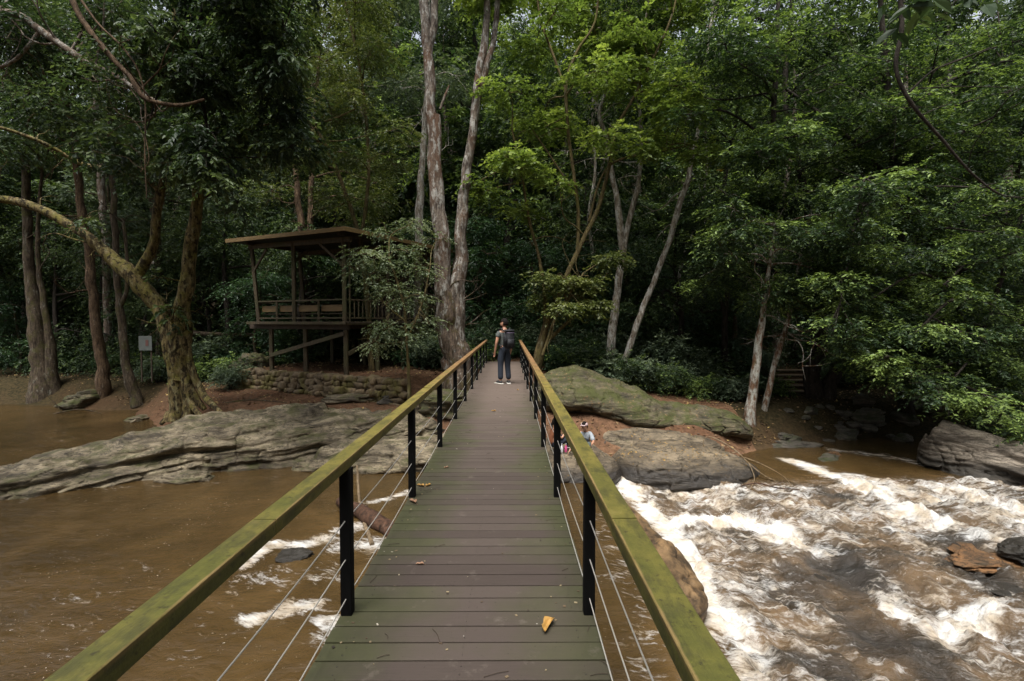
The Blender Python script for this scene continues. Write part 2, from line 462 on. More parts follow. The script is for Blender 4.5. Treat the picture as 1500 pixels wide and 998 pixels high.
def water_fn(x, y):
    ax_ = line_x(A_FOOT, y); bx = line_x(B_LINE, y); cx = line_x(C_LINE, y)
    low = -3.05 - .035 * np.clip(13.0 - y, 0, 20)
    mid = low + .26; hi = np.minimum(-2.64, mid + .5)
    pool = -2.62
    north = sstep(13.2, 14.6, y)                     # calm water behind the rapids
    w = low + (mid - low) * sstep(-.45, .45, x - cx) + (hi - mid) * sstep(-.35, .5, x - bx)
    w = w * (1 - sstep(.1, 1.0, ax_ - x)) + pool * sstep(.1, 1.0, ax_ - x)
    w = w * (1 - north) + (-2.63) * north
    P = np.stack([x, y, x * 0], 1)
    # foam density
    F_ = np.zeros_like(x)
    def band(poly, wd, a):
        nonlocal F_
        d = seg_dist(x, y, poly) + .22 * pnoise(P * 1.7 + 5)
        F_ = np.maximum(F_, a * .90 * np.exp(-(np.clip(d, 0, None) / wd) ** 2))
    band(pl([(905, 712), (945, 738), (985, 770), (1015, 815), (1035, 860), (1075, 900)]), .42, 1.0)
    band(pl([(1075, 900), (1110, 925), (1100, 998), (1130, 1060)]), .5, .68)
    band(pl([(1000, 760), (1090, 760), (1160, 785), (1235, 820), (1285, 850)]), .5, .98)
    band(pl([(1285, 850), (1330, 885), (1380, 905), (1440, 890)]), .45, .95)
    band(pl([(960, 715), (1050, 730), (1150, 745), (1230, 765)]), .8, .66)
    band(pl([(1160, 690), (1240, 722), (1330, 765), (1420, 800), (1500, 830)]), .42, .92)
    band(pl([(1250, 720), (1350, 745), (1450, 775), (1560, 800)]), .9, .75)
    band(pl([(1380, 735), (1500, 770), (1600, 800)]), .7, .8)
    band(pl([(1230, 660), (1300, 668), (1370, 684)], -2.63), .5, .55)
    band(pl([(1345, 930), (1400, 960), (1460, 1000), (1500, 1030)]), .5, .72)
    band(pl([(1130, 880), (1180, 920), (1220, 970), (1230, 1030)]), .5, .55)
    band(pl([(1420, 840), (1500, 870)]), .3, .6)
    # left of the deck, where the pool is drawn under the bridge
    band(pl([(355, 830), (400, 795), (450, 800), (490, 780), (545, 765)], -2.6), .30, .74)
    band(pl([(345, 870), (360, 840), (420, 850), (480, 840)], -2.6), .45, .42)
    band(pl([(0, 900), (90, 860), (170, 880), (60, 960)], -2.6), .8, .27)
    band(pl([(140, 800), (230, 850), (300, 900), (260, 980)], -2.6), .6, .22)
    band(pl([(0, 640), (60, 625), (110, 640), (0, 670)], -2.6), 1.0, .25)
    band(pl([(0, 740), (150, 715), (330, 705), (500, 690)], -2.6), .22, .3)
    band(pl([(370, 905), (420, 890), (470, 880)], -2.6), .26, .72)
    band(pl([(480, 905), (495, 935)], -2.6), .3, .6)
    band(pl([(545, 735), (600, 720), (640, 745)], -2.6), .2, .62)
    band(pl([(500, 800), (560, 790), (620, 850), (700, 900)], -2.6), .45, .55)
    band(pl([(880, 760), (930, 880), (960, 990)], -2.62), .5, .35)
    right = sstep(-.1, .5, x - ax_) * (1 - sstep(13.3, 14.6, y)) 
    base = right * (.44 + .42 * fbm(P * .62 + 2, 3))
    F_ = np.maximum(F_, base)
    DK = np.zeros_like(x)
    # dark slick patches over sunken rock
    for (a, b, rr, s) in ((1250, 840, .75, .75), (1180, 850, .5, .4), (1300, 930, .7, .45), (1215, 745, .45, .3), (1380, 980, .5, .4), (1330, 945, .6, .5), (1440, 860, .7, .6), (1230, 975, .5, .4), (1130, 860, .5, .35), (1400, 815, .5, .5)):
        c = onz(a, b, -3.1); dd = np.hypot((x - c[0]) * 1.2, (y - c[1]) * .8)
        dd = dd * (1 + .5 * pnoise(P * 1.6 + a)); F_ = F_ * (1 - s * np.exp(-(dd / rr) ** 2)); DK = np.maximum(DK, np.exp(-(dd / rr) ** 4) * min(1, s + .35))
    # surface relief
    left = 1 - sstep(-.6, .4, x - ax_)
    calm = .018 * fbm(P * np.array([.9, 1.6, 1]), 3) + .007 * fbm(P * 5, 3)
    ru = fbm(P * np.array([2.6, 1.7, 1]) + 11, 4)
    rd = 1 - np.abs(fbm(P * np.array([1.9, 1.2, 1]) + 31, 3)) * 2.2
    ca, sa = math.cos(R(-25)), math.sin(R(-25))
    Pf = np.stack([x * ca - y * sa, (x * sa + y * ca) * .45, x * 0], 1)
    big = fbm(Pf * 1.5 + 77, 3); fin = 1 - 2.4 * np.abs(fbm(Pf * 3.6 + 17, 3))
    w = w + calm + right * (.11 * ru + .09 * big + .035 * fin + .02 * fbm(P * 9, 3)) + F_ * right * (.22 * ru + .16 * big + .09 * fin + .08 * fbm(P * 6 + 3, 4) + .05 * np.abs(fbm(P * 12 + 9, 3))) + F_ * left * (.07 * ru + .03 * fbm(P * 8, 3))
    c = onz(430, 820, -2.6); w = w + .10 * np.exp(-(np.hypot(x - c[0], y - c[1]) / .5) ** 2)
    # glassy tongue over ledge A
    tongue = np.exp(-((x - ax_ + .55) / .45) ** 2) * (1 - north)
    rag = right
    return w, {'foam': np.clip(F_, 0, 1), 'tongue': tongue, 'rag': rag, 'dark': DK}

def make_water():
    xs = axis(-110, 110, -6, 15, .05, 1.2); ys = axis(-30, 36, 3.5, 18, .05, .8)
    t = NT('muddy_river_water'); o = t.pos()
    foam = t.attr('foam'); rag = t.attr('rag'); tong = t.attr('tongue')
    wv = t.n('ShaderNodeTexNoise', ins={'Vector': o, 'Scale': 1.1, 'Detail': 3}).outputs[1]
    warp = t.mix(.55, o, wv, 'ADD')
    st = t.map(warp, (2.0, .9, 2.0), (0, 0, R(-14)))
    def flow(v, sc, th): return t.map(t.map(v, (1, 1, 1), (0, 0, R(th))), sc)
    st = flow(warp, (.75, 2.3, 1), 24)
    a1 = t.noise(st, 2.2, 9, .66, .5)
    lace = t.ramp(t.noise(flow(warp, (.8, 1.9, 1), 30), 2.6, 8, .68, .6), [(.30, 0), (.495, 1), (.505, 1), (.72, 0)])
    fine = t.noise(flow(warp, (.8, 2.0, 1), 20), 7, 8, .74, .3)
    nn = t.math('ADD', t.math('MULTIPLY', t.ramp(a1, [(.33, 0), (.67, 1)]), .38), t.math('MULTIPLY', t.ramp(fine, [(.32, 0), (.68, 1)]), .34))
    nn = t.math('ADD', nn, t.math('MULTIPLY', lace, .28))
    ff = t.math('MULTIPLY', t.math('ADD', nn, foam), .5)
    mask = t.ramp(ff, [(.47, 0), (.56, .35), (.74, 1)])
    mud = t.mix(t.ramp(t.noise(o, .7, 5, .6, .5), [(.35, 0), (.7, 1)]), (.047, .029, .0105), (.088, .054, .0205))
    churn = t.mix(t.ramp(t.noise(st, 1.2, 5), [(.35, 0), (.65, 1)]), (.042, .031, .019), (.14, .088, .043))
    dk = t.attr('dark')
    body = t.mix(t.math('MULTIPLY', dk, .9), t.mix(rag, mud, churn), (.018, .017, .015))
    body = t.mix(t.math('MULTIPLY', tong, .7), body, (.19, .115, .045))
    fleck = t.math('MULTIPLY', t.ramp(t.noise(t.map(warp, (1, 2, 1)), 15, 4, .7), [(.66, 0), (.70, .8)]), t.ramp(t.noise(o, .8, 3), [(.48, 0), (.6, 1)]))  # white specks stand for foam bits and painted glints alike
    mask = t.math('MAXIMUM', mask, fleck)
    fc = t.mix(t.ramp(t.noise(o, 2.2, 5), [(.38, 0), (.6, 1)]), (.62, .53, .41), (.87, .87, .85))
    c = t.mix(mask, body, fc)
    rip = t.math('ADD', t.noise(t.map(warp, (1.2, 2.4, 1)), 2.6, 6, .62, .3), t.math('MULTIPLY', t.noise(t.map(warp, (1.0, 2.0, 1)), 11, 4, .6), .25))
    hb = t.math('ADD', t.math('MULTIPLY', a1, 1.0), t.math('MULTIPLY', t.noise(st, 11, 5, .7), .5))
    n0 = t.n('ShaderNodeBump', ins={'Height': rip, 'Strength': .5, 'Distance': .08}).outputs[0]
    n1 = t.n('ShaderNodeBump', ins={'Height': hb, 'Strength': t.math('MAXIMUM', t.math('MULTIPLY', rag, .8), mask), 'Distance': .10, 'Normal': n0}).outputs[0]
    rg = t.mix(mask, (.10,) * 3, (.6,) * 3)
    b = t.bsdf(**{'Base Color': c, 'Roughness': rg, 'Specular IOR Level': .5, 'Normal': n1})
    m = t.done(b.outputs[0])
    o = link('river_water', grid_mesh('river_water', xs, ys, water_fn), m, smooth=True)
    tag(o, kind='structure', label='muddy brown river with white rapids')
make_water()
def wz(x, y):
    return float(water_fn(np.array([x, x]), np.array([y, y]))[0][0])

def make_spray():
    g_ = np.random.default_rng(17); n_ = 60000
    x_ = g_.uniform(1.5, 13, n_); y_ = g_.uniform(5, 14.5, n_)
    z_, at_ = water_fn(x_, y_); k_ = (at_['foam'] > .80) & (at_['rag'] > .5)
    x_, y_, z_ = x_[k_], y_[k_], z_[k_]; n_ = len(x_)
    cl = np.clip(.5 + pnoise(np.stack([x_ * 3, y_ * 3, x_ * 0], 1)), 0, 1)
    h_ = np.abs(g_.normal(size=n_)) * .07 * cl + .01; s_ = g_.uniform(.003, .009, n_)
    T_ = np.array([(1, 1, 1), (1, -1, -1), (-1, 1, -1), (-1, -1, 1)]) * .8
    V = (np.stack([x_, y_, z_ + h_], 1)[:, None, :] + T_[None] * s_[:, None, None]).reshape(-1, 3)
    Q = (np.arange(n_)[:, None, None] * 4 + np.array([(0, 1, 2), (0, 3, 1), (0, 2, 3), (1, 3, 2)])[None]).reshape(-1, 3)
    t = NT('spray'); m = t.done(t.bsdf(**{'Base Color': (.85, .84, .80, 1), 'Roughness': .3}).outputs[0])
    tag(link('water_spray', npmesh('water_spray', V, Q), m), 'fine white spray thrown up by the rapids', 'spray', kind='stuff')
make_spray()

# ------------------------------------------------------------------ rocks
def loft_rock(name, st, mat, label, cat='rock', group=None, amp=.22, lay=.18, seed=0, nu=240, nv=110, p=2.6, tilt=.25, strat=3.2, undercut=.35, dip=.1):
    """stations: (x, yc, ztop, zbot, halfdepth)"""
    S = np.array(st, float)
    u = np.linspace(0, 1, nu); ui = np.linspace(0, 1, len(S))
    sp = spline(S, 24); uu = np.linspace(0, 1, len(sp))
    C = np.stack([np.interp(u, uu, sp[:, k]) for k in range(5)], 1)
    taper = np.clip(1 - np.abs(2 * u - 1) ** 7, 0, 1) ** .5
    taper = np.maximum(taper, .02)
    th = np.linspace(0, 2 * np.pi, nv, endpoint=False)
    cs, sn = np.cos(th), np.sin(th)
    sy = np.sign(cs) * np.abs(cs) ** (2 / p); sz = np.sign(sn) * np.abs(sn) ** (2 / p)
    zc = (C[:, 2] + C[:, 3]) / 2; hz = (C[:, 2] - C[:, 3]) / 2
    ax = np.gradient(C[:, :2], axis=0); ax /= np.linalg.norm(ax, axis=1)[:, None] + 1e-9
    nr = np.stack([-ax[:, 1], ax[:, 0]], 1)
    und = 1 - undercut * np.clip(-sn, 0, 1) * (cs < 0)
    sy = sy * und
    hd = C[:, 4] * taper; hh = hz * (.25 + .75 * taper)
    X = C[:, 0][:, None] + nr[:, 0][:, None] * sy[None] * hd[:, None]
    Y = C[:, 1][:, None] + nr[:, 1][:, None] * sy[None] * hd[:, None]
    Z = zc[:, None] + sz[None] * hh[:, None] - tilt * sy[None] * 0
    Z = Z + tilt * (sy[None] * hd[:, None]) * .3
    V = np.stack([X, Y, Z], -1).reshape(-1, 3)
    cen = np.repeat(np.stack([C[:, 0], C[:, 1], zc], 1), nv, 0)
    D = V - cen; D /= np.linalg.norm(D, axis=1)[:, None] + 1e-6
    n1 = fbm(V * .55 + seed, 4); 
    w = V[:, 2] + .35 * fbm(V * .5 + seed + 4, 3) + .06 * V[:, 0]
    w = w - (.06 + dip) * V[:, 0]
    lay_n = np.abs(pnoise(np.stack([V[:, 0] * .22, V[:, 1] * .22, w * strat + seed], 1)))
    lay_f = np.abs(pnoise(np.stack([V[:, 0] * .5, V[:, 1] * .5, w * strat * 2.7 + seed], 1)))
    def ledge(st_, off):
        q = w * st_ + off; k_ = np.floor(q); f_ = sstep(.72, 1.0, q - k_)
        A_ = pnoise(np.stack([V[:, 0] * .33 + k_ * 7.7, V[:, 1] * .33, k_ * 3.3], 1)); B_ = pnoise(np.stack([V[:, 0] * .33 + (k_ + 1) * 7.7, V[:, 1] * .33, (k_ + 1) * 3.3], 1))
        return A_ * (1 - f_) + B_ * f_
    crk = np.exp(-(np.abs(fbm(V * np.array([.8, .8, 1.2]) + seed * 2.0, 3)) / .025) ** 2)
    V = V + D * (lay * .62 * ledge(strat * 1.1, .3) + lay * .3 * ledge(strat * 3.1, .1) - .07 * crk)[:, None] * np.repeat(np.minimum(1, .3 + taper), nv)[:, None]
    V = V + D * (amp * n1 + lay * (lay_n - .3) + lay * .4 * (lay_f - .3) + .03 * fbm(V * 4 + seed, 4))[:, None] * np.repeat(np.minimum(1, .3 + taper), nv)[:, None]
    i = np.arange(nu - 1)[:, None] * nv; j = np.arange(nv)[None]; j2 = (j + 1) % nv
    Q = np.stack([i + j, i + j2, i + nv + j2, i + nv + j], -1).reshape(-1, 4)
    o = link(name, npmesh(name, V, Q), mat, smooth=True)
    tag(o, label, cat, group)
    return o

def boulder(name, c, r, mat, label, seed=0, amp=.35, group=None, sub=5, cat='rock', rz=0.0):
    bm = bmesh.new(); bmesh.ops.create_icosphere(bm, subdivisions=sub, radius=1)
    me = bpy.data.meshes.new(name); bm.to_mesh(me); bm.free()
    V = np.empty(len(me.vertices) * 3); me.vertices.foreach_get('co', V); V = V.reshape(-1, 3)
    d = V.copy()
    V = np.sign(V) * np.abs(V) ** .82
    # a few planar chops
    g = np.random.default_rng(seed)
    for k in range(7):
        nn = g.normal(size=3); nn /= np.linalg.norm(nn); h = .62 + .3 * g.random()
        q = V @ nn; V = V - nn * np.clip(q - h, 0, None)[:, None] * .85
    lq = d[:, 2] * 4 + d[:, 0] * 1.2 + seed; lk = np.floor(lq); lf = sstep(.7, 1, lq - lk)
    lg = pnoise(np.stack([d[:, 0] + lk * 5.1, d[:, 1], lk * 2.7], 1)) * (1 - lf) + pnoise(np.stack([d[:, 0] + (lk + 1) * 5.1, d[:, 1], (lk + 1) * 2.7], 1)) * lf
    V = V + d * (amp * fbm(d * 1.6 + seed * 3.1, 4) + .16 * lg + .09 * fbm(d * 5 + seed, 4))[:, None]
    cz, sz_ = math.cos(rz), math.sin(rz)
    V = V * np.array(r)
    V = np.stack([V[:, 0] * cz - V[:, 1] * sz_, V[:, 0] * sz_ + V[:, 1] * cz, V[:, 2]], 1)
    me.vertices.foreach_set('co', V.astype(np.float32).ravel()); me.update()
    o = link(name, me, mat, smooth=True); o.location = c
    return tag(o, label, cat, group)

M['rock_slab'] = mat_rock('rock_slab', (.06, .046, .029), (.34, .28, .185), 1.0, rot=(0, R(8), 0), moss=(.065, .065, .02), mossamt=.42, wet=-2.75)
M['rock_flat'] = mat_rock('rock_flat', (.085, .066, .044), (.24, .19, .125), .9, wet=-2.3, moss=(.06, .06, .02), mossamt=.3, wcol=(.02, .018, .017), litter=(.42, .25, .06))
M['rock_moss'] = mat_rock('rock_moss', (.04, .034, .02), (.17, .14, .085), 1.1, moss=(.055, .06, .014), mossamt=.5, wet=-3.2, litter=(.20, .13, .06))
M['rock_right'] = mat_rock('rock_right', (.075, .06, .044), (.33, .28, .22), 1.2, wet=-2.2, rot=(0, R(-16), 0))
M['rock_wet'] = mat_rock('rock_wet', (.04, .034, .028), (.11, .09, .07), 1.3, wet=-2.2)
M['rock_rust'] = mat_rock('rock_rust', (.07, .05, .03), (.30, .15, .06), 1.6, wet=-2.95)
M['rock_shade'] = mat_rock('rock_shade', (.07, .062, .05), (.19, .165, .13), 1.1, moss=(.04, .05, .015), mossamt=.42, wet=-2.6)

loft_rock('rock_slab', [(-18.5, 10.5, -2.75, -3.7, .9), (-15.2, 12.4, -2.32, -3.6, 1.3), (-12.3, 14.2, -1.98, -3.6, 1.9), (-10.2, 15.9, -1.58, -3.5, 2.0), (-7.8, 17.0, -1.33, -3.4, 2.2),
          (-5.3, 17.6, -1.28, -3.2, 2.0), (-3.2, 17.9, -1.42, -3.0, 1.5), (-1.8, 18.2, -1.7, -3.0, .8)], M['rock_slab'],
          'long pale layered rock slab with mossy streaks lying along the calm left pool', seed=2, nu=620, nv=220, amp=.36, lay=.42, p=2.6, strat=2.4, dip=.11, undercut=.55)
loft_rock('river_rock', [(-6.4, 14.9, -2.35, -3.2, .5), (-4.8, 15.3, -2.02, -3.2, 1.0), (-3.0, 15.6, -1.88, -3.2, 1.2), (-1.2, 15.9, -1.95, -3.2, 1.2), (.3, 16.2, -2.1, -3.2, .8)], M['rock_slab'],
          'grey layered rock beside the driftwood, partly under the left railing', seed=9, nu=260, amp=.2, lay=.2)
c = onz(257, 706, -2.6); boulder('river_rock', (c[0], c[1] + .25, -2.66), (.85, .42, .26), M['rock_slab'], 'small low stone in the water at the foot of the long pale slab', seed=4)
c = onz(395, 375, -1); 
loft_rock('mossy_boulder', [(.9, 19.4, -.25, -2.2, .9), (1.9, 18.9, .0, -1.8, 1.6), (3.2, 18.5, -.25, -1.85, 1.6), (4.7, 18.1, -.92, -2.15, 1.25), (6.2, 17.8, -1.28, -2.2, 1.0), (7.6, 17.6, -1.55, -2.3, .85), (8.4, 17.6, -1.9, -2.5, .5)],
          M['rock_moss'], 'long rounded moss covered boulder right of the bridge sloping down to the right', seed=14, nu=360, nv=150, amp=.42, lay=.07, p=2.1)
loft_rock('flat_rock', [(-.6, 15.4, -2.2, -3.3, .9), (.5, 15.3, -2.08, -3.3, 1.5), (1.7, 15.2, -2.05, -3.3, 1.7), (2.6, 15.2, -2.12, -3.3, 1.5), (3.0, 15.3, -2.3, -3.3, .9)], M['rock_flat'],
          'flat tan rock shelf under the two seated people, dark and wet at its foot', seed=21, nu=200, amp=.10, lay=.12, p=3.2)
loft_rock('flat_rock', [(2.9, 15.1, -2.35, -3.3, .8), (3.9, 15.0, -2.03, -3.3, 1.25), (5.2, 14.9, -1.98, -3.3, 1.3), (6.4, 14.8, -2.2, -3.3, 1.0), (7.4, 14.8, -2.5, -3.3, .6)], M['rock_flat'],
          'smooth low dome of rock beside the rapids with a dead branch on it', seed=25, nu=220, amp=.10, lay=.12, p=2.4)
loft_rock('flat_rock', [(2.6, 16.9, -2.0, -2.8, .4), (4.1, 16.6, -1.83, -2.8, .7), (5.9, 16.3, -1.95, -2.8, .6), (6.9, 16.2, -2.2, -2.8, .3)], M['rock_flat'],
          'thin reddish rock ledge between the mossy boulder and the smooth dome', seed=28, nu=160, amp=.09, lay=.1)
loft_rock('river_boulder', [(12.6, 15.6, -1.75, -3.1, .5), (13.0, 15.1, -1.40, -3.3, .75), (13.7, 14.2, -1.55, -3.4, .95), (14.6, 13.1, -1.85, -3.4, 1.05), (15.9, 11.6, -2.3, -3.5, 1.0), (17.0, 10.6, -2.9, -3.6, .6)],
          M['rock_right'], 'big pale angular boulder at the right edge of the rapids', seed=33, nu=300, nv=150, amp=.26, lay=.36, p=2.2, dip=-.3)
for k, (px, py, rx, ry, rz_, mt, lb, cat) in enumerate([
    (1222, 682, .28, .2, .14, 'rock_rust', 'small reddish stone breaking the water above the rapids', 'rock'),
    (1440, 830, 1.0, .55, .12, 'rock_rust', 'low rusty orange ledge awash in the rapids', 'rock'),
    (1480, 868, .8, .5, .14, 'rock_wet', 'black wet rock at the right edge of the rapids near the orange ledge', 'rock'),
    (1495, 835, .5, .3, .16, 'rock_wet', 'dark wet rock just behind the rusty orange ledge', 'rock'),
    (1205, 835, .7, .5, .10, 'rock_wet', 'dark sunken rock in the middle of the white rapids', 'rock'),
    (998, 845, .22, .55, .16, 'rock_wet', 'dark wet stone at the foot of the smooth brown chute', 'rock'),
    (430, 822, .34, .3, .12, 'rock_wet', 'dark stone awash in foam left of the deck', 'rock'),
]):
    z = -2.66 if px < 700 else -3.0
    c = onz(px, py, z); zz = wz(c[0], c[1])
    boulder('river_rock', (c[0], c[1], zz - rz_ * .45), (rx, ry, rz_), M[mt], lb, seed=50 + k, cat=cat, amp=.3, rz=.4)
M['rock_lip'] = mat_rock('rock_lip', (.045, .028, .013), (.21, .13, .06), 1.6, strata=(1.4, .5, 1.8), wet=-3.0, wcol=(.10, .06, .026), crack=False, bump=.5)
lip = [(910, 728, -2.62, .18), (935, 752, -2.60, .40), (968, 790, -2.62, .50), (995, 830, -2.66, .48), (1012, 868, -2.74, .40), (1018, 905, -2.9, .22)]
loft_rock('ledge_rock', [(onz(a, b, c)[0] - .12, onz(a, b, c)[1], c - .07, -3.4, d) for a, b, c, d in lip], M['rock_lip'], 'smooth wet brown rock lip where the river pours over beside the right railing', seed=61, nu=200, nv=110, amp=.22, lay=.12, p=2.2, undercut=0, dip=0)
# right bank stones
for k, (px, py, z, rx, ry, rz_, lb) in enumerate([
    (1155, 650, -2.6, 1.5, .5, .22, 'flat pale stone at the waterline below the leaning pale trunks'),
    (1150, 636, -2.45, .5, .35, .25, 'small pale stone on top of the flat bank stones'),
    (1238, 640, -2.55, .55, .4, .34, 'rounded stone at the near end of the dark bank'),
    (1270, 608, -2.3, .9, .7, .5, 'broad boulder between the dark tree and the overhanging leaves'),
    (1322, 642, -2.55, .6, .4, .3, 'reddish brown stone at the water left of the pale boulder'),
    (1320, 612, -2.2, .7, .5, .4, 'grey boulder behind the reddish brown stone'),
    (1262, 585, -1.9, .55, .5, .45, 'upper boulder of the heap right of the dark tree'),
    (1215, 668, -2.62, .9, .35, .12, 'thin flat stone awash above the small reddish stone'),
    (1350, 590, -1.9, .8, .6, .5, 'dark boulder deep in shade under the overhanging leaves')]):
    c = hit(px, py + 4)
    boulder('bank_stone', (c[0], c[1], c[2] + .02), (rx * .78, ry * .78, rz_ * .72), M['rock_shade'], lb, seed=80 + k, amp=.3, rz=k)
gs_ = np.random.default_rng(8)
for k in range(22):
    c = hit(gs_.uniform(1150, 1345), gs_.uniform(592, 648)); q = gs_.uniform(.12, .34)
    boulder('bank_stone', (c[0], c[1], c[2] + .01), (q * 1.3, q, q * .55), M['rock_shade'], 'one of the many small dark stones strewn over the shaded right bank', seed=140 + k, amp=.3, rz=k, sub=3, group='small stones strewn over the shaded right bank')
# left bank stones
for k, (px, py, Y, rx, ry, rz_, mt, lb) in enumerate([
    (510, 588, 19.8, 1.05, .5, .22, 'rock_slab', 'flat pale stone half buried in the earth below the stone wall'),
    (578, 576, 19.6, .75, .5, .28, 'rock_shade', 'mossy stone below the right end of the stone wall'),
    (562, 560, 20.0, .40, .35, .38, 'rock_moss', 'upright green stone at the right end of the stone wall'),
    (370, 545, 24.5, 1.0, .8, .75, 'rock_moss', 'dark round boulder left of the pavilion stilts'),
    (125, 552, 26, 1.2, .8, .5, 'rock_moss', 'low mossy boulder between the two leftmost trunks'),
    (655, 556, 18.2, 1.0, 1.1, .55, 'rock_moss', 'mossy sloping rock at the roots of the tall twin tree'),
    (202, 603, 22.6, .8, .4, .22, 'rock_slab', 'flat brown stone on the earth left of the forked mossy tree')]):
    c = at(px, py, Y); c[2] = float(gheight(c[0], c[1])[0]) + .25 * rz_
    boulder('bank_rock', tuple(c), (rx, ry, rz_), M[mt], lb, seed=120 + k, amp=.3, rz=.3 * k)
# ------------------------------------------------------------------ bridge
DX0, DX1 = -.974, .497
def mat_deck():
    t = NT('deck_boards'); o = t.pos(); x, y, z = t.sep(o)
    v = t.attr('tint')
    g = t.noise(t.map(o, (1.5, 34, 4)), 3, 6, .65)
    big = t.noise(o, 1.3, 5, .6); sm = t.noise(o, 9, 5, .7)
    c = t.mix(g, (.034, .026, .023), (.072, .053, .046))
    c = t.mix(t.math('MULTIPLY', v, .7), c, (.085, .066, .056))
    # boards turn greyer and paler further along
    c = t.mix(t.ramp(t.math('MULTIPLY', y, .05), [(.30, 0), (.58, .75)]), c, (.135, .103, .084))
    # algae along the edges, worn off in the middle
    dx = t.math('ABSOLUTE', t.math('ADD', x, .20))
    e = t.math('ADD', t.math('MULTIPLY', dx, 1.0), t.math('MULTIPLY', t.math('SUBTRACT', big, .5), 1.5))
    e = t.math('ADD', e, t.math('MULTIPLY', t.math('SUBTRACT', v, .5), .35))
    f = t.ramp(e, [(.20, .05), (.80, .75)])
    f = t.math('MULTIPLY', f, t.ramp(t.math('MULTIPLY', y, .05), [(.40, 1), (.62, .1)]))
    c = t.mix(f, c, t.mix(sm, (.026, .032, .012), (.068, .075, .026)))
    c = t.mix(t.ramp(t.noise(o, 5.5, 6, .7), [(.60, 0), (.74, .5)]), c, (.16, .135, .11))
    c = t.mix(t.ramp(t.noise(o, 40, 3, .7), [(.27, .6), (.36, 0)]), c, (.02, .016, .012))
    vv = t.n('ShaderNodeTexVoronoi', ins={'Vector': o, 'Scale': 5.5}).outputs[0]
    c = t.mix(t.ramp(vv, [(.018, .8), (.03, 0)]), c, (.45, .42, .36))
    b = t.bsdf(**{'Base Color': c, 'Roughness': t.mix(big, (.62,) * 3, (.85,) * 3), 'Specular IOR Level': .22, 'Normal': t.bump(t.math('ADD', g, t.math('MULTIPLY', sm, .5)), .25, .003)})
    return t.done(b.outputs[0])
def mat_rail():
    t = NT('mossy_handrail_timber'); o = t.pos(); x, y, z = t.sep(o)
    g = t.noise(t.map(o, (16, .7, 16)), 2, 6, .65); big = t.noise(o, 2.2, 5, .65); sm = t.noise(o, 22, 5, .75)
    wood = t.mix(g, (.16, .085, .035), (.30, .17, .075))
    moss = t.mix(sm, (.028, .032, .007), (.125, .118, .022))
    yel = t.mix(sm, (.11, .092, .018), (.27, .21, .05))
    far = t.math('ADD', t.math('MULTIPLY', y, .06), t.math('MULTIPLY', t.math('SUBTRACT', big, .5), .55))
    c = t.mix(t.ramp(far, [(.06, 0), (.36, 1)]), moss, yel)
    c = t.mix(t.ramp(far, [(.36, 0), (.56, 1)]), c, wood)
    c = t.mix(t.ramp(t.noise(t.map(o, (3, 1, 3)), 5, 7, .72), [(.40, .6), (.52, 0)]), c, (.035, .034, .012))
    c = t.mix(t.ramp(t.noise(o, 26, 5, .75), [(.33, .85), (.42, 0)]), c, (.022, .018, .008))
    c = t.mix(t.ramp(t.n('ShaderNodeTexVoronoi', ins={'Vector': t.map(o, (1, .45, 1)), 'Scale': 4.2}).outputs[0], [(.035, .9), (.06, 0)]), c, (.015, .011, .006))
    c = t.mix(t.ramp(big, [(.6, 0), (.75, .5)]), c, (.25, .19, .09))
    # inner top arris: edge highlight painted in as a worn bare timber line
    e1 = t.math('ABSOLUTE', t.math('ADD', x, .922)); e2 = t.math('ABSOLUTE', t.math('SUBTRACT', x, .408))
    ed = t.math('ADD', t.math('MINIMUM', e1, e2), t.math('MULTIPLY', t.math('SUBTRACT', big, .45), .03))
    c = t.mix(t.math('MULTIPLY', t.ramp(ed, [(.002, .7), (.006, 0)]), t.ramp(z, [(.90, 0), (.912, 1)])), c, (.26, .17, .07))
    b = t.bsdf(**{'Base Color': c, 'Roughness': .6, 'Specular IOR Level': .3, 'Normal': t.bump(t.math('ADD', g, sm), .5, .008)})
    return t.done(b.outputs[0])
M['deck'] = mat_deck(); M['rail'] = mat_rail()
M['black_steel'] = mat_plain('black_steel', (.004, .004, .004), .75, 0, .3, 30, .08)
M['black_steel'].node_tree.nodes['Principled BSDF'].inputs['Specular IOR Level'].default_value = .12
M['wire'] = mat_plain('steel_wire', (.45, .43, .39), .45, .2, .1)
M['screw'] = mat_plain('rusty_screw', (.05, .04, .033), .5, .4, .4, 60)
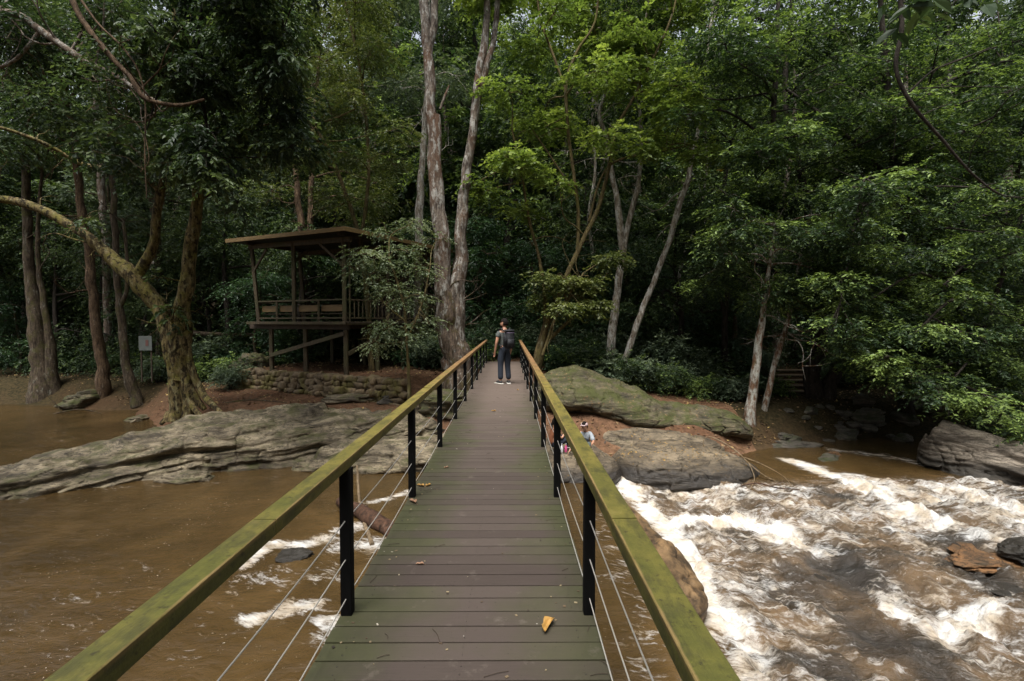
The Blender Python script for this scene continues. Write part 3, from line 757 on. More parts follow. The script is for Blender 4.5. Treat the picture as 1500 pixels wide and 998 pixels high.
def make_bridge():
    root = empty('footbridge', (-.24, 21.7, 0))
    tag(root, 'long timber footbridge with mossy handrails and black posts crossing the river', 'footbridge')
    m = MB(); k = 0; y = -2.0
    pitch = .1455
    while y < 21.7:
        j0 = rng.normal() * .004; j1 = rng.normal() * .004
        m.bar((DX0 + j0, y + .07, -.0125 + rng.normal() * .0008), (DX1 + j1, y + .07, -.0125 + rng.normal() * .0008), (.1345 if y > 0 else .136), .025, bev=.05, tint=rng.random())
        y += pitch
    m.build('deck', M['deck'], root)
    sm_ = MB(); y = -2.0
    while y < 9:
        for xx in (-.85, -.24, .37):
            for dy in (.04, .10): sm_.tube([(xx + rng.normal() * .002, y + dy, -.004), (xx, y + dy, .0006)], .0042, 8)
        y += pitch
    sm_.build('screws', M['screw'], root)
    for x in (-.85, -.24, .37):
        m = MB(); m.bar((x, -2.2, -.145), (x, 21.9, -.145), .09, .22); m.build('beam', M['black_steel'], root)
    # posts with base plate
    ys = [2.93 + 1.985 * i for i in range(-2, 10)]
    for (xc, xr) in ((-.942, -.967), (.464, .455)):
        for yy in ys:
            m = MB(); m.bar((xc, yy, -.2), (xc, yy, .855), .064, .064, bev=.06); m.build('post', M['black_steel'], root)
        for zz in (.10, .33, .555):
            m = MB()
            for a, b in zip(ys[:-1], ys[1:]):
                P = np.linspace([xc, a, zz], [xc, b, zz], 7); s = np.linspace(0, 1, 7)
                P[:, 2] -= .018 * 4 * s * (1 - s)
                m.tube(P, .0033, 6)
            m.build('cable', M['wire'], root, True)
    segs = [-2.0, 2.0, 6.0, 10.0, 14.0, 18.0, 21.9]
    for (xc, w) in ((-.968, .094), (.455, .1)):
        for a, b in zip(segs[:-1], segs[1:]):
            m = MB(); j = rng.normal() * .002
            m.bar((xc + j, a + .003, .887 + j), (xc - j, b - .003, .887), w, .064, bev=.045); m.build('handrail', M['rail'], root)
make_bridge()

M['leaf_fallen'] = mat_plain('dry_leaf', (.34, .19, .045), .65, 0, .55, 28)
M['leaf_fallen_brown'] = mat_plain('dry_brown_leaf', (.25, .14, .08), .6, 0, .4, 40)
def fallen_leaf(px, py, s, rz, mat, label, z=0.0, curl=.5):
    p = onz(px, py, z)
    n = 9; me = MB(); V = []; u = np.linspace(0, 1, n)
    for i, t_ in enumerate(u):
        w = .21 * math.sin(math.pi * t_ ** .8) ** .8 * (1 + .25 * math.sin(9 * t_)) + .012
        for k in (-1, -.5, 0, .5, 1):
            V.append((w * k * (1 - .35 * curl * abs(k)) + .10 * math.sin(3 * t_), t_ - .5, .05 + curl * (abs(k) ** 1.5) * w * 2.0 + .9 * curl * (t_ - .5) ** 2 + .03 * math.sin(14 * t_ + 3 * k)))
    V = np.array(V) * s
    Q = [(i * 5 + j, i * 5 + j + 1, (i + 1) * 5 + j + 1, (i + 1) * 5 + j) for i in range(n - 1) for j in range(4)]
    m = MB(); m.add(V, Q)
    m.tube(np.array([(0, -.5, .05), (.02, -.62, .06), (.0, -.75, .03)]) * s, .012 * s, 6)
    o = m.build('fallen_leaf', mat, None, True); o.location = (p[0], p[1], z + .002); o.rotation_euler = (0, 0, rz)
    so = o.modifiers.new('thick', 'SOLIDIFY'); so.thickness = .0015
    tag(o, label, 'leaf', 'fallen leaves on the deck')
for a in [(804, 921, .135, 2.75, 'leaf_fallen', 'big curled yellow leaf on the nearest deck boards'),
          (616, 713, .085, 1.2, 'leaf_fallen', 'small yellow leaf, left one of a pair beside the second left post'),
          (627, 712, .08, -.5, 'leaf_fallen', 'small yellow leaf, right one of a pair beside the second left post'),
          (604, 737, .11, .8, 'leaf_fallen_brown', 'crumpled brown leaf at the foot of the second left post'),
          (654, 686, .06, 2.1, 'leaf_fallen_brown', 'tiny brown leaf on the deck between the second and third left posts'),
          (615, 828, .055, 1.6, 'leaf_fallen_brown', 'tiny dark leaf on the mid left deck boards'),
          (758, 572, .10, .4, 'leaf_fallen', 'small pale leaf on the deck just in front of the standing man'),
          (723, 603, .09, 1.4, 'leaf_fallen', 'pale leaf on the smooth far part of the deck')]:
    fallen_leaf(a[0], a[1], a[2], a[3], M[a[4]], a[5])

def make_litter():
    g_ = np.random.default_rng(44); m = MB()
    for k in range(420):
        y_ = 1.6 + 16 * g_.random() ** 1.3; sd_ = g_.random(); x_ = g_.uniform(DX0 + .03, DX1 - .03) if sd_ < .55 else (DX0 + .03 + abs(g_.normal()) * .12 if sd_ < .8 else DX1 - .03 - abs(g_.normal()) * .1)
        a_ = g_.uniform(0, 6.28); L_ = g_.uniform(.006, .02) if g_.random() < .8 else g_.uniform(.05, .14); dv = np.array([math.cos(a_), math.sin(a_), 0])
        p = np.array([x_, y_, .003]); w_ = .002 if L_ > .04 else L_ * g_.uniform(.4, .9)
        if L_ > .04: m.tube(spline([p, p + dv * L_ * .5 + [0.006, .004, .004], p + dv * L_], 3), .0016, 5, tint=.15)
        else: m.bar(p, p + dv * L_, w_, .0025, tint=g_.random())
    t = NT('litter_bits'); c = t.ramp(t.attr('tint'), [(0, (.02, .014, .01)), (.5, (.10, .065, .035)), (.9, (.30, .24, .14)), (1, (.45, .42, .36))])
    o = m.build('deck_litter', t.done(t.bsdf(**{'Base Color': c, 'Roughness': .8}).outputs[0])); tag(o, 'scattered bits of leaf and twig on the deck boards', 'litter', kind='stuff')
make_litter()

# ------------------------------------------------------------------ pavilion on stilts
M['wood_old'] = mat_wood('old_timber', (.038, .029, .016), (.10, .072, .036), (5, 5, 1.2), .8, (.06, .06, .02))
M['wood_yellow'] = mat_wood('yellow_board', (.10, .065, .022), (.20, .125, .042), (1, 1, 8), .7)
M['wood_dark'] = mat_wood('dark_timber', (.030, .021, .014), (.07, .048, .03), (4, 4, 1.2), .85)
M['roof_sheet'] = mat_plain('roof_sheet', (.03, .026, .022), .7, 0, .4, 4)
def W(u, v, z): 
    p = GC + GU * u + GV * v; return np.array([p[0], p[1], z])
def make_pavilion():
    root = empty('pavilion', tuple(W(2.7, 3, -.46)))
    tag(root, 'dark timber viewing pavilion on stilts with flat roof above the stone wall', 'pavilion')
    FZ = 1.68
    m = MB()
    for i in range(34):
        u = -.15 + i * .181; m.bar(W(u, -.12, FZ - .03), W(u, 6.6, FZ - .03), .17, .05)
    m.build('floor', M['wood_dark'], root)
    m = MB(); m.bar(W(-.2, -.16, FZ - .05), W(6.05, -.16, FZ - .05), .05, .12); m.bar(W(-.2, -.1, FZ - .05), W(-.2, 6.6, FZ - .05), .05, .12); m.build('floor_edge', M['wood_old'], root)
    for v in (.15, 2.1, 4.0, 6.2):
        m = MB(); m.bar(W(-.1, v, FZ - .20), W(6.2, v, FZ - .20), .1, .24); m.build('floor_beam', M['wood_dark'], root)
    for (u, v) in ((.1, .15), (2.5, .15), (4.75, .15), (.1, 2.0), (.1, 3.7), (.1, 5.6), (2.5, 3.7), (4.75, 3.7), (4.75, 5.9), (2.5, 5.9)):
        m = MB(); m.bar(W(u, v, -.75), W(u, v, FZ - .32), .17, .17); m.build('stilt', M['wood_old'], root)
    for a, b in (((4.75, .05, .15), (.1, .05, 1.2)), ((.0, .15, .35), (.0, 2.1, 1.05))):
        m = MB(); m.bar(W(*a), W(*b), .06, .17); m.build('brace', M['wood_old'], root)
    for (u, v, du) in ((.0, .0, 0), (3.0, .0, .0), (5.4, .0, .42), (.0, 2.6, 0), (0, 5.4, 0), (5.4, 2.6, .4), (5.4, 5.4, .4), (2.7, 5.6, 0)):
        m = MB(); m.bar(W(u, v, FZ), W(u + du, v, 5.12), .15, .15); m.build('post', M['wood_old'], root)
    # slim second posts beside two of the corner posts
    for (u, v) in ((-.05, .24), (3.16, .05)):
        m = MB(); m.bar(W(u, v, FZ), W(u, v, 5.1), .06, .06); m.build('post', M['wood_old'], root)
    for v in (0, 2.7, 5.5):
        m = MB(); m.bar(W(-.4, v, 5.02), W(6.0, v, 5.14), .09, .22); m.build('roof_beam', M['wood_old'], root)
    for u in (-.1, 5.6):
        m = MB(); m.bar(W(u, -.4, 5.24), W(u, 6.6, 5.24), .09, .16); m.build('roof_beam', M['wood_dark'], root)
    for a, b in (((5.62, -.02, 4.05), (4.75, -.02, 4.95)), ((0, -.02, 3.95), (1.35, -.02, 4.95)), ((0, .05, 4.05), (0, 1.0, 4.95)), ((3.0, .02, 4.3), (3.0, .9, 4.95))):
        m = MB(); m.bar(W(*a), W(*b), .07, .12); m.build('knee_brace', M['wood_old'], root)
    m = MB(); m.bar(W(2.95, -.65, 5.36), W(2.95, 7.3, 5.36), 7.4, .09, bev=.2); ro = m.build('roof', M['roof_sheet'], root)
    m = MB(); m.bar(W(-.78, -.68, 5.30), W(6.68, -.68, 5.36), .04, .17); m.build('fascia', M['wood_yellow'], root)
    m = MB(); m.bar(W(-.76, -.66, 5.30), W(-.76, 7.3, 5.30), .04, .17); m.build('fascia', M['wood_yellow'], root)
    # railing
    for (a, b) in (((0, .0), (5.35, .0)), ((0, 0), (0, 6.5)), ((5.4, 0), (5.4, 6.4)), ((0, 6.45), (5.4, 6.45))):
        m = MB(); m.bar(W(*a, FZ + .92), W(*b, FZ + .92), .07, .06); m.build('top_rail', M['wood_old'], root)
        m = MB(); m.bar(W(*a, FZ + .16), W(*b, FZ + .16), .05, .06); m.build('bottom_rail', M['wood_old'], root)
    for (u0, u1) in ((.1, 1.45), (1.6, 2.85), (3.2, 4.1), (4.25, 5.3)):
        m = MB(); m.bar(W(u0, .12, FZ + .58), W(u1, .12, FZ + .58), .035, .27); m.build('bench_back', M['wood_yellow'], root)
    m = MB(); m.bar(W(.1, .4, FZ + .35), W(5.3, .4, FZ + .35), .45, .05); m.build('bench_seat', M['wood_old'], root)
    for u in (1.5, 4.15):
        m = MB(); m.bar(W(u, .0, FZ), W(u, .0, FZ + .9), .09, .07); m.build('rail_post', M['wood_old'], root)
    for i in range(26):
        m = MB(); v = .3 + i * .24; m.bar(W(0, v, FZ + .16), W(0, v, FZ + .9), .045, .035); m.build('baluster', M['wood_old'], root)
    # inner partition at the back
    m = MB()
    for i in range(9): m.bar(W(.5 + i * .24, 4.6, FZ), W(.5 + i * .24, 4.6, 4.1), .22, .03)
    m.build('partition', M['wood_dark'], root)
    m = MB(); m.bar(W(.3, 4.5, 4.15), W(2.8, 4.5, 4.15), .08, .12); m.build('partition_beam', M['wood_old'], root)
make_pavilion()

def make_wall():
    g = np.random.default_rng(11)
    m = MB()
    bm = bmesh.new(); bmesh.ops.create_cube(bm, size=2); bmesh.ops.subdivide_edges(bm, edges=bm.edges[:], cuts=2, use_grid_fill=True)
    bm.verts.ensure_lookup_table()
    cv = np.array([v.co[:] for v in bm.verts]); cq = np.array([[v.index for v in f.verts] for f in bm.faces]); bm.free()
    cv = cv / (1 + .28 * (np.linalg.norm(cv, axis=1) - 1))[:, None]
    z = -1.5; row = 0
    while z < -.5:
        h = .12 + .13 * g.random(); u = -3.2 - .3 * g.random()
        while u < 6.4:
            L = .16 + .42 * g.random() ** 1.4
            s = np.array([L / 2 * 1.03, .16 + .05 * g.random(), h / 2 * 1.06])
            V = cv * s; V = V * (1 + .38 * pnoise(cv * .9 + g.random(3) * 50))[:, None] * (1 + .18 * g.normal() * np.array([0, 1, .7])); V[:, 2] += V[:, 0] * .22 * g.normal()
            b = -.26 - .12 * (-.5 - z) + .04 * g.normal()
            # stones step down and fade into the earth toward the right end
            P = W(u + L / 2, b, z + h / 2)
            P3 = P + V[:, 0:1] * GU + V[:, 1:2] * GV + np.stack([V[:, 0] * 0, V[:, 0] * 0, V[:, 2]], 1)
            if not (u < -1.6 and z > -.9 - .1 * (u + 1.6) * 0 and g.random() < .0):
                m.add(P3, cq, g.random())
            u += L
        z += h; row += 1
    t = NT('dry_stone'); o = t.pos(); n = t.noise(o, 7, 6, .7)
    c = t.mix(t.attr('tint'), (.13, .095, .055), (.26, .19, .11)); c = t.mix(t.ramp(n, [(.35, .6), (.55, 0)]), c, (.04, .03, .02))
    c = t.mix(t.ramp(t.noise(o, 1.4, 5), [(.46, 0), (.6, .75)]), c, (.13, .115, .025))
    b = t.bsdf(**{'Base Color': c, 'Roughness': .9, 'Normal': t.bump(n, .8, .03)})
    o = m.build('stone_wall', t.done(b.outputs[0]), None, True)
    tag(o, 'low mossy dry stone wall under the pavilion stilts', 'stone wall')
make_wall()

def make_steps():
    root = empty('earth_steps', tuple(at(1170, 590, 24)))
    tag(root, 'dim earth steps with log edges climbing the path right of the pale trunks', 'steps')
    for i in range(5):
        Y = 22.0 + i * .62; z = float(gheight(at(1170, 590, Y)[0], Y)[0])
        z = float(gheight(at(1168, 590, 22.0)[0], 22.0)[0]) + .10 + i * .17
        cx = at(1168, 590, Y)[0]
        m = MB(); m.bar((cx - .95, Y + .3, z - .22), (cx + .95, Y + .3, z - .22), .62, .5, bev=.06); st = m.build('step', M['step'], root)
        m = MB(); m.tube(np.linspace([cx - 1.05, Y - .04, z - .02], [cx + 1.05, Y - .04, z - .02], 6), .055, 8, .2); m.build('log_edge', M['bark_grey'], root, True)
M['step'] = mat_plain('trodden_earth', (.20, .13, .075), .9, 0, .4, 6, .5)
make_steps()

def make_sign():
    c = at(213, 503, 25.5)
    root = empty('notice_board', (c[0], c[1], -.9)); tag(root, 'small pale notice board half hidden in shade behind the forked tree', 'sign')
    m = MB(); m.bar((c[0] - .32, c[1], c[2]), (c[0] + .32, c[1], c[2]), .03, .72, bev=.1); m.build('board', mat_plain('faded_board', (.11, .125, .115), .6, 0, .2, 3), root)
    m = MB(); m.bar((c[0] + .02, c[1] - .022, c[2] + .02), (c[0] + .16, c[1] - .022, c[2] + .02), .01, .3); m.build('faded_mark', mat_plain('faded_red', (.12, .05, .04), .6), root)
    for s in (-.25, .25):
        m = MB(); m.bar((c[0] + s, c[1] + .05, -1.3), (c[0] + s, c[1] + .05, c[2] + .3), .06, .06); m.build('post', M['wood_dark'], root)
make_sign()
def log(name, label, cat, pts, rad, mat, seg=10, noise=.25, n=8):
    P = spline(pts, n); r = np.interp(np.linspace(0, 1, len(P)), np.linspace(0, 1, len(rad)), rad)
    m = MB(); m.tube(P, r, seg, noise); o = m.build(name, mat, None, True); return tag(o, label, cat)
log('fallen_log', 'pale fallen log lying across the shade left of the pavilion', 'log', [at(235, 484, 29), at(300, 489, 28.5), at(372, 491, 28)], [.14, .12, .1], M['bark_grey'])
log('fallen_log', 'thin log lying in the undergrowth right of the leaning pale trunk', 'log', [at(905, 512, 26), at(960, 516, 26), at(1040, 530, 26)], [.1, .09, .07], M['bark_grey'])
M['drift'] = mat_bark('drift_log', (.03, .018, .012), (.12, .062, .038), (.2, .13, .09), .66)
M['stick'] = mat_bark('dry_stick', (.14, .10, .06), (.30, .225, .14), (.4, .34, .25), .62)
a = onz(498, 735, -2.5); b = onz(590, 790, -2.62)
log('driftwood_log', 'dark wet driftwood log caught in the current beside the left railing', 'log', [a, (a + b) / 2 + [0, 0, .05], b], [.10, .17, .15], M['drift'], 12, .35)
a = onz(545, 798, -2.6); b = at(528, 745, 11.4); c = at(523, 682, 11.9)
log('dry_stick', 'bent tan stick standing up from the driftwood log', 'stick', [a, b, c], [.045, .035, .026], M['stick'])
def dead_branch(label, strands, mat):
    root = empty('dead_branch', tuple(onz(*strands[0][0][:2], -2.1))); tag(root, label, 'branch')
    for k, s in enumerate(strands):
        P = spline([at(px, py, Y) for px, py, w, Y in s], 7)
        r = .6 * np.interp(np.linspace(0, 1, len(P)), np.linspace(0, 1, len(s)), [pxr(w, Y) for px, py, w, Y in s])
        m = MB(); m.tube(P, r, 7, .3); m.build('stem' if k == 0 else 'twig', mat, root, True)
dead_branch('arched pale dead branch lying over the smooth rock dome by the rapids', [
    [(1160, 712, 2.5, 13.9), (1125, 700, 3, 14), (1098, 680, 3.5, 14.2), (1080, 662, 3.5, 14.4), (1055, 646, 3, 14.8), (1037, 640, 2.5, 15), (1030, 648, 2, 15), (1034, 664, 1.6, 15)],
    [(1098, 680, 3, 14.2), (1105, 700, 2, 13.9), (1100, 716, 2, 13.6)], [(1080, 662, 2.5, 14.4), (1060, 668, 2, 14.4), (1040, 684, 1.4, 14.2)],
    [(1090, 670, 2.5, 14.3), (1120, 682, 2, 14), (1150, 700, 1.6, 13.7), (1165, 722, 1.2, 13.3)], [(1064, 650, 2, 14.7), (1052, 664, 1.5, 14.6), (1048, 680, 1, 14.4)]], M['stick'])
dead_branch('reddish wet dead branch trailing in the rapids below the rock dome', [
    [(1085, 712, 3, 13.1), (1110, 708, 3.5, 13.2), (1140, 715, 3, 13), (1172, 717, 2, 12.9)], [(1130, 712, 2, 13.1), (1150, 704, 1.5, 13.2)]], M['drift'])

# ------------------------------------------------------------------ named trees
def limbs_mesh(limbs, Y0, seg=12, noise=.22, jit=.4):
    m = MB(); paths = []
    g = np.random.default_rng(abs(int(limbs[0][0][0])) + 5)
    for k, L in enumerate(limbs):
        pts = [at(q[0], q[1], q[3] if len(q) > 3 else Y0) for q in L]
        rr = [pxr(q[2], q[3] if len(q) > 3 else Y0) * math.cos(math.atan((q[0] - 746) / F)) for q in L]
        P = spline(pts, 8)
        r = np.interp(np.linspace(0, len(L) - 1, len(P)), np.arange(len(L)), rr)
        tt = np.linspace(0, 1, len(P))[:, None]
        P = P + jit * r[:, None] * np.stack([pnoise(P * 1.1 + 7), pnoise(P * 1.1 + 40), P[:, 0] * 0], 1) * (tt > .03)
        m.tube(P, r, seg, noise); paths.append((P, r))
    return m, paths

def connect(m, paths, blobs, g, r0=.035, seg=6):
    """thin boughs from the stems to the leaf masses"""
    allP = np.vstack([p for p, r in paths]); allR = np.concatenate([r for p, r in paths])
    for c, rr in blobs:
        c = np.array(c, float)
        d = np.linalg.norm((allP - c) * [1, 1, .8] + [0, 0, .0], axis=1) + (allP[:, 2] > c[2] + .3) * 1.2
        i = int(np.argmin(d)); a = allP[i]; L = np.linalg.norm(c - a)
        if L < .3: continue
        rx = rr[0] if hasattr(rr, '__len__') else rr
        mid = (a + c) / 2 + g.normal(size=3) * L * .1 + [0, 0, .08 * L]
        end = c + (c - a) / L * rx * .4
        P = spline([a, mid, c, end], 5)
        r = np.linspace(min(allR[i] * .7, r0 * (.6 + .25 * L)), .008, len(P))
        m.tube(P, r, seg, .15)
        for k in range(3):
            e = c + g.normal(size=3) * rx * [.6, .6, .3]
            m.tube(spline([P[-7 if len(P) > 7 else 0], (P[-4] + e) / 2 + g.normal(size=3) * .08, e], 4), np.linspace(.014, .005, 9), 5, 0)

def PB(px, py, Y, rpx, fl=.45):
    c = at(px, py, Y); r = rpx / F * Y
    return (c, (r, r, r * fl))

def tree(name, label, Y, bark, limbs, blobs=None, leaf=None, nspray=1000, cat='tree', seg=12, boughs=True, group=None, base=None, seed=1, trunk='trunk', twigs=12, **kw):
    b = at(limbs[0][0][0], limbs[0][0][1], limbs[0][0][3] if len(limbs[0][0]) > 3 else Y) if base is None else base
    root = empty(name, tuple(b)); tag(root, label, cat, group)
    m, paths = limbs_mesh(limbs, Y, seg)
    if blobs and boughs: connect(m, paths, blobs, np.random.default_rng(seed))
    if twigs:
        gg = np.random.default_rng(seed + 900)
        for q in range(twigs):
            P, r = paths[gg.integers(len(paths))]; i = int(gg.integers(len(P) // 3, len(P) - 1)); p0 = P[i]
            if p0[2] < 1.2 and seed != 41: continue
            d = gg.normal(size=3) * [1, .7, .6] + [0, 0, .25]; d /= np.linalg.norm(d); L_ = gg.uniform(.6, 2.6); pts = [p0]
            for s_ in range(5):
                d = d + gg.normal(size=3) * .38 + [0, 0, -.06 * s_]; d /= np.linalg.norm(d); pts.append(pts[-1] + d * L_ / 5)
            rr_ = min(r[i] * .4, .012 + .012 * L_)
            S_ = spline(pts, 4); m.tube(S_, np.linspace(rr_, .004, len(S_)), 6, .2)
            for f_ in range(2):
                k_ = int(gg.integers(6, len(S_) - 3)); d2 = d + gg.normal(size=3) * .8; d2 /= np.linalg.norm(d2)
                m.tube(spline([S_[k_], S_[k_] + d2 * L_ * .2, S_[k_] + d2 * L_ * .38 + gg.normal(size=3) * .08], 3), np.linspace(rr_ * .5, .003, 7), 5)
    m.build(trunk, M[bark], root, True)
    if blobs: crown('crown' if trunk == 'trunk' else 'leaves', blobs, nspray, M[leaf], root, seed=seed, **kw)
    return root

def scatter(n, x0, x1, y0, y1, Y0, Y1, r0, r1, fl, seed, keep=None):
    g = np.random.default_rng(seed); out = []
    while len(out) < n:
        px, py = g.uniform(x0, x1), g.uniform(y0, y1)
        if keep and not keep(px, py): continue
        out.append(PB(px, py, g.uniform(Y0, Y1), g.uniform(r0, r1), fl))
    return out

# forked mossy tree on the left bank
tree('forked_tree', 'mossy yellow brown tree forking low on the left bank with a limb reaching left', 18.7, 'bark_moss', [
    [(256, 616, 34), (258, 592, 25), (256, 545, 23), (250, 500, 25), (234, 455, 27), (212, 425, 27), (190, 398, 27), (150, 365, 21), (110, 335, 18), (60, 307, 16), (0, 292, 15), (-90, 300, 14), (-160, 280, 9)],
    [(277, 616, 26), (276, 592, 20), (268, 545, 22), (268, 500, 26), (268, 455, 25), (276, 400, 22), (284, 340, 20), (292, 280, 17), (300, 230, 14), (294, 180, 16), (310, 70, 12), (300, -60, 8)],
    [(262, 560, 26), (262, 520, 30), (258, 490, 28), (250, 465, 18)],
    [(200, 408, 18), (222, 360, 16), (232, 310, 14), (234, 282, 11), (210, 262, 10), (160, 248, 9), (120, 240, 8), (60, 208, 7, 18), (0, 187, 6, 17.5), (-60, 180, 5, 17)],
    [(232, 300, 13), (240, 240, 11), (236, 160, 9), (255, 60, 7), (250, -60, 5)],
    [(274, 500, 10), (281, 540, 12), (292, 570, 13), (308, 590, 11, 18.4), (325, 606, 7, 18.0)], [(258, 575, 14), (250, 603, 10), (235, 622, 6, 18.4)], [(276, 585, 12), (290, 606, 9, 18.3), (305, 622, 5, 18.0)], [(272, 560, 14), (288, 585, 12), (300, 600, 8)]],
    scatter(26, 170, 440, -60, 230, 15.5, 19.5, 35, 62, .55, 5) + [PB(252, 452, 18.2, 12, .7), PB(262, 470, 18.2, 10, .7), PB(228, 405, 18.2, 9, .7), PB(205, 262, 18.4, 14, .6), PB(120, 320, 18.4, 12, .5)], 'leaf_dark', 3000, seed=5, twigs=70, per=12, size=.17, droop=.5, flat=.5, spray=.5, wide=.56)
tree('river_tree', 'thick leaning grey trunk at the far left edge of the water', 27.3, 'bark_grey', [
    [(66, 592, 52), (58, 500, 30), (46, 420, 20), (40, 340, 16), (38, 260, 14), (36, 180, 12), (50, 60, 10), (52, -60, 8)],
    [(82, 585, 26), (70, 480, 13), (58, 400, 9), (56, 330, 7), (62, 250, 5)]], scatter(16, -80, 130, -60, 240, 22, 29, 45, 80, .5, 7), 'leaf_dark', 1700, seed=7, size=.19, droop=.4)
tree('red_trunk_tree', 'straight reddish trunk second from the far left on the bank', 26.3, 'bark_red', [
    [(156, 595, 28), (150, 540, 20), (140, 470, 17), (133, 400, 16), (128, 350, 15), (118, 300, 14), (108, 200, 12), (88, 110, 10), (80, -60, 8)]],
    scatter(10, 20, 190, -60, 150, 20, 25, 40, 70, .5, 8), 'leaf_dark', 1100, seed=8, size=.17, droop=.5)
tree('slim_grey_tree', 'slim grey kinked trunk just left of the forked mossy tree', 25.4, 'bark_grey', [
    [(202, 596, 22), (186, 540, 15), (178, 470, 13), (172, 420, 11), (168, 330, 11), (165, 260, 10), (160, 100, 9), (158, -60, 8)],
    [(176, 452, 8), (186, 420, 7), (186, 370, 6), (180, 320, 5)]], scatter(8, 100, 240, -60, 120, 21, 26, 35, 60, .5, 9), 'leaf_dark', 900, seed=9, size=.17)
tree('pale_tree', 'pale straight trunk deep in the forest behind the slim grey one', 31, 'bark_pale', [
    [(160, 545, 14), (154, 345, 12), (150, 300, 12), (145, 200, 14), (142, 100, 13), (150, -60, 11)]], scatter(8, 60, 260, -60, 60, 28, 33, 40, 60, .5, 10), 'leaf_dark', 800, seed=10, size=.2)
# tall twin tree by the bridge
tree('tall_twin_tree', 'tall twin pale blotched trunks rising from one mossy base left of the bridge end', 19.8, 'bark_base', [
    [(670, 580, 62), (669, 545, 46), (666, 500, 37), (662, 455, 37), (655, 425, 27)]], seg=18, boughs=False)
def twin():
    o = [x for x in bpy.data.objects if x.name.startswith('tall_twin_tree')][0]
    m, p = limbs_mesh([
        [(662, 540, 30), (659, 470, 36), (652, 420, 25), (645, 350, 20), (638, 280, 18), (634, 200, 17), (630, 120, 15), (624, 40, 14), (616, -60, 12)],
        [(655, 440, 24), (652, 390, 20), (645, 310, 17), (641, 240, 15), (639, 170, 13)],
        [(674, 540, 24), (670, 465, 28), (674, 400, 21), (677, 330, 17), (682, 260, 14), (692, 190, 12), (702, 110, 12), (712, 40, 10), (714, -60, 9)],
        [(698, 150, 10), (712, 100, 9), (724, 50, 8), (735, -60, 7)], [(645, 160, 4), (652, 140, 4), (658, 125, 2)], [(628, 80, 12), (636, 30, 11), (640, -60, 9)]], 19.8, 14)
    bl = scatter(10, 540, 780, -420, -120, 18, 24, 50, 80, .5, 77)
    connect(m, p, bl, np.random.default_rng(3), .06)
    m.build('bole', M['bark_tall'], o, True)
    crown('crown', bl, 700, M['leaf_blue'], o, seed=3, size=.2)
twin()
tree('slim_pale_tree', 'slim pale trunk just behind the left side of the tall twin tree', 26, 'bark_pale_lit', [
    [(611, 545, 14), (612, 420, 12), (614, 330, 12), (618, 240, 9), (624, 150, 8), (628, 0, 6)]], scatter(9, 560, 680, -60, 140, 25, 30, 35, 60, .5, 12), 'leaf_blue', 900, seed=12, size=.17)
tree('pavilion_tree', 'reddish twin trunk growing up behind the pavilion roof', 29.5, 'bark_red', [
    [(448, 545, 20), (447, 470, 17), (445, 400, 15), (441, 330, 11), (435, 270, 9), (428, 180, 7), (420, 0, 5)],
    [(449, 420, 12), (453, 350, 10), (455, 290, 8), (458, 200, 6), (470, 60, 4)]], scatter(18, 380, 560, -60, 300, 26, 32, 35, 60, .45, 13), 'leaf_olive', 2400, seed=13, size=.15)
tree('olive_tree', 'airy yellowish green tree with thin pale forked boughs left of the twin tree', 22.5, 'bark_olive', [
    [(545, 560, 9), (540, 470, 8), (528, 360, 7), (505, 280, 6), (470, 200, 5), (430, 160, 4), (415, 188, 4)], [(528, 360, 6), (540, 250, 5), (530, 120, 4), (505, 0, 3)],
    [(376, 183, 5, 20), (402, 184, 6, 20), (440, 186, 4, 20), (485, 176, 3, 20), (520, 160, 2, 20)], [(402, 186, 6, 20), (418, 165, 6, 20), (432, 125, 4, 20), (438, 100, 3, 20)], [(402, 188, 4, 20), (430, 202, 3, 20), (470, 207, 3, 20), (505, 206, 2, 20)]],
    scatter(34, 400, 580, -60, 335, 19.5, 24, 22, 45, .4, 14, lambda x, y: not (x < 450 and y > 240)), 'leaf_olive', 3600, seed=14, size=.115, per=12, spray=.42, boughs=True)
tree('small_tree', 'small grey green leafy tree in front of the pavilion railing', 18.6, 'bark_olive', [
    [(600, 590, 7), (598, 550, 5), (596, 500, 4), (590, 440, 4), (570, 380, 3)], [(596, 500, 3), (620, 440, 2.5), (630, 390, 2)], [(593, 470, 3), (560, 440, 2), (530, 380, 2)]],
    [PB(530, 372, 18.2, 26, .5), PB(560, 385, 18.6, 30, .5), PB(590, 365, 18.9, 28, .5), PB(615, 395, 18.9, 24, .5), PB(545, 415, 18.4, 28, .5), PB(580, 430, 18.6, 32, .5), PB(612, 440, 18.9, 26, .5), PB(570, 480, 18.4, 28, .5),
     PB(605, 490, 18.7, 30, .5), PB(555, 505, 18.3, 22, .5), PB(628, 470, 18.9, 20, .5), PB(520, 395, 18.5, 18, .5), PB(640, 350, 19.5, 18, .5), PB(600, 330, 19.5, 26, .5), PB(565, 340, 19.5, 22, .5)],
    'leaf_grey', 820, seed=15, size=.10, per=12, spray=.36)
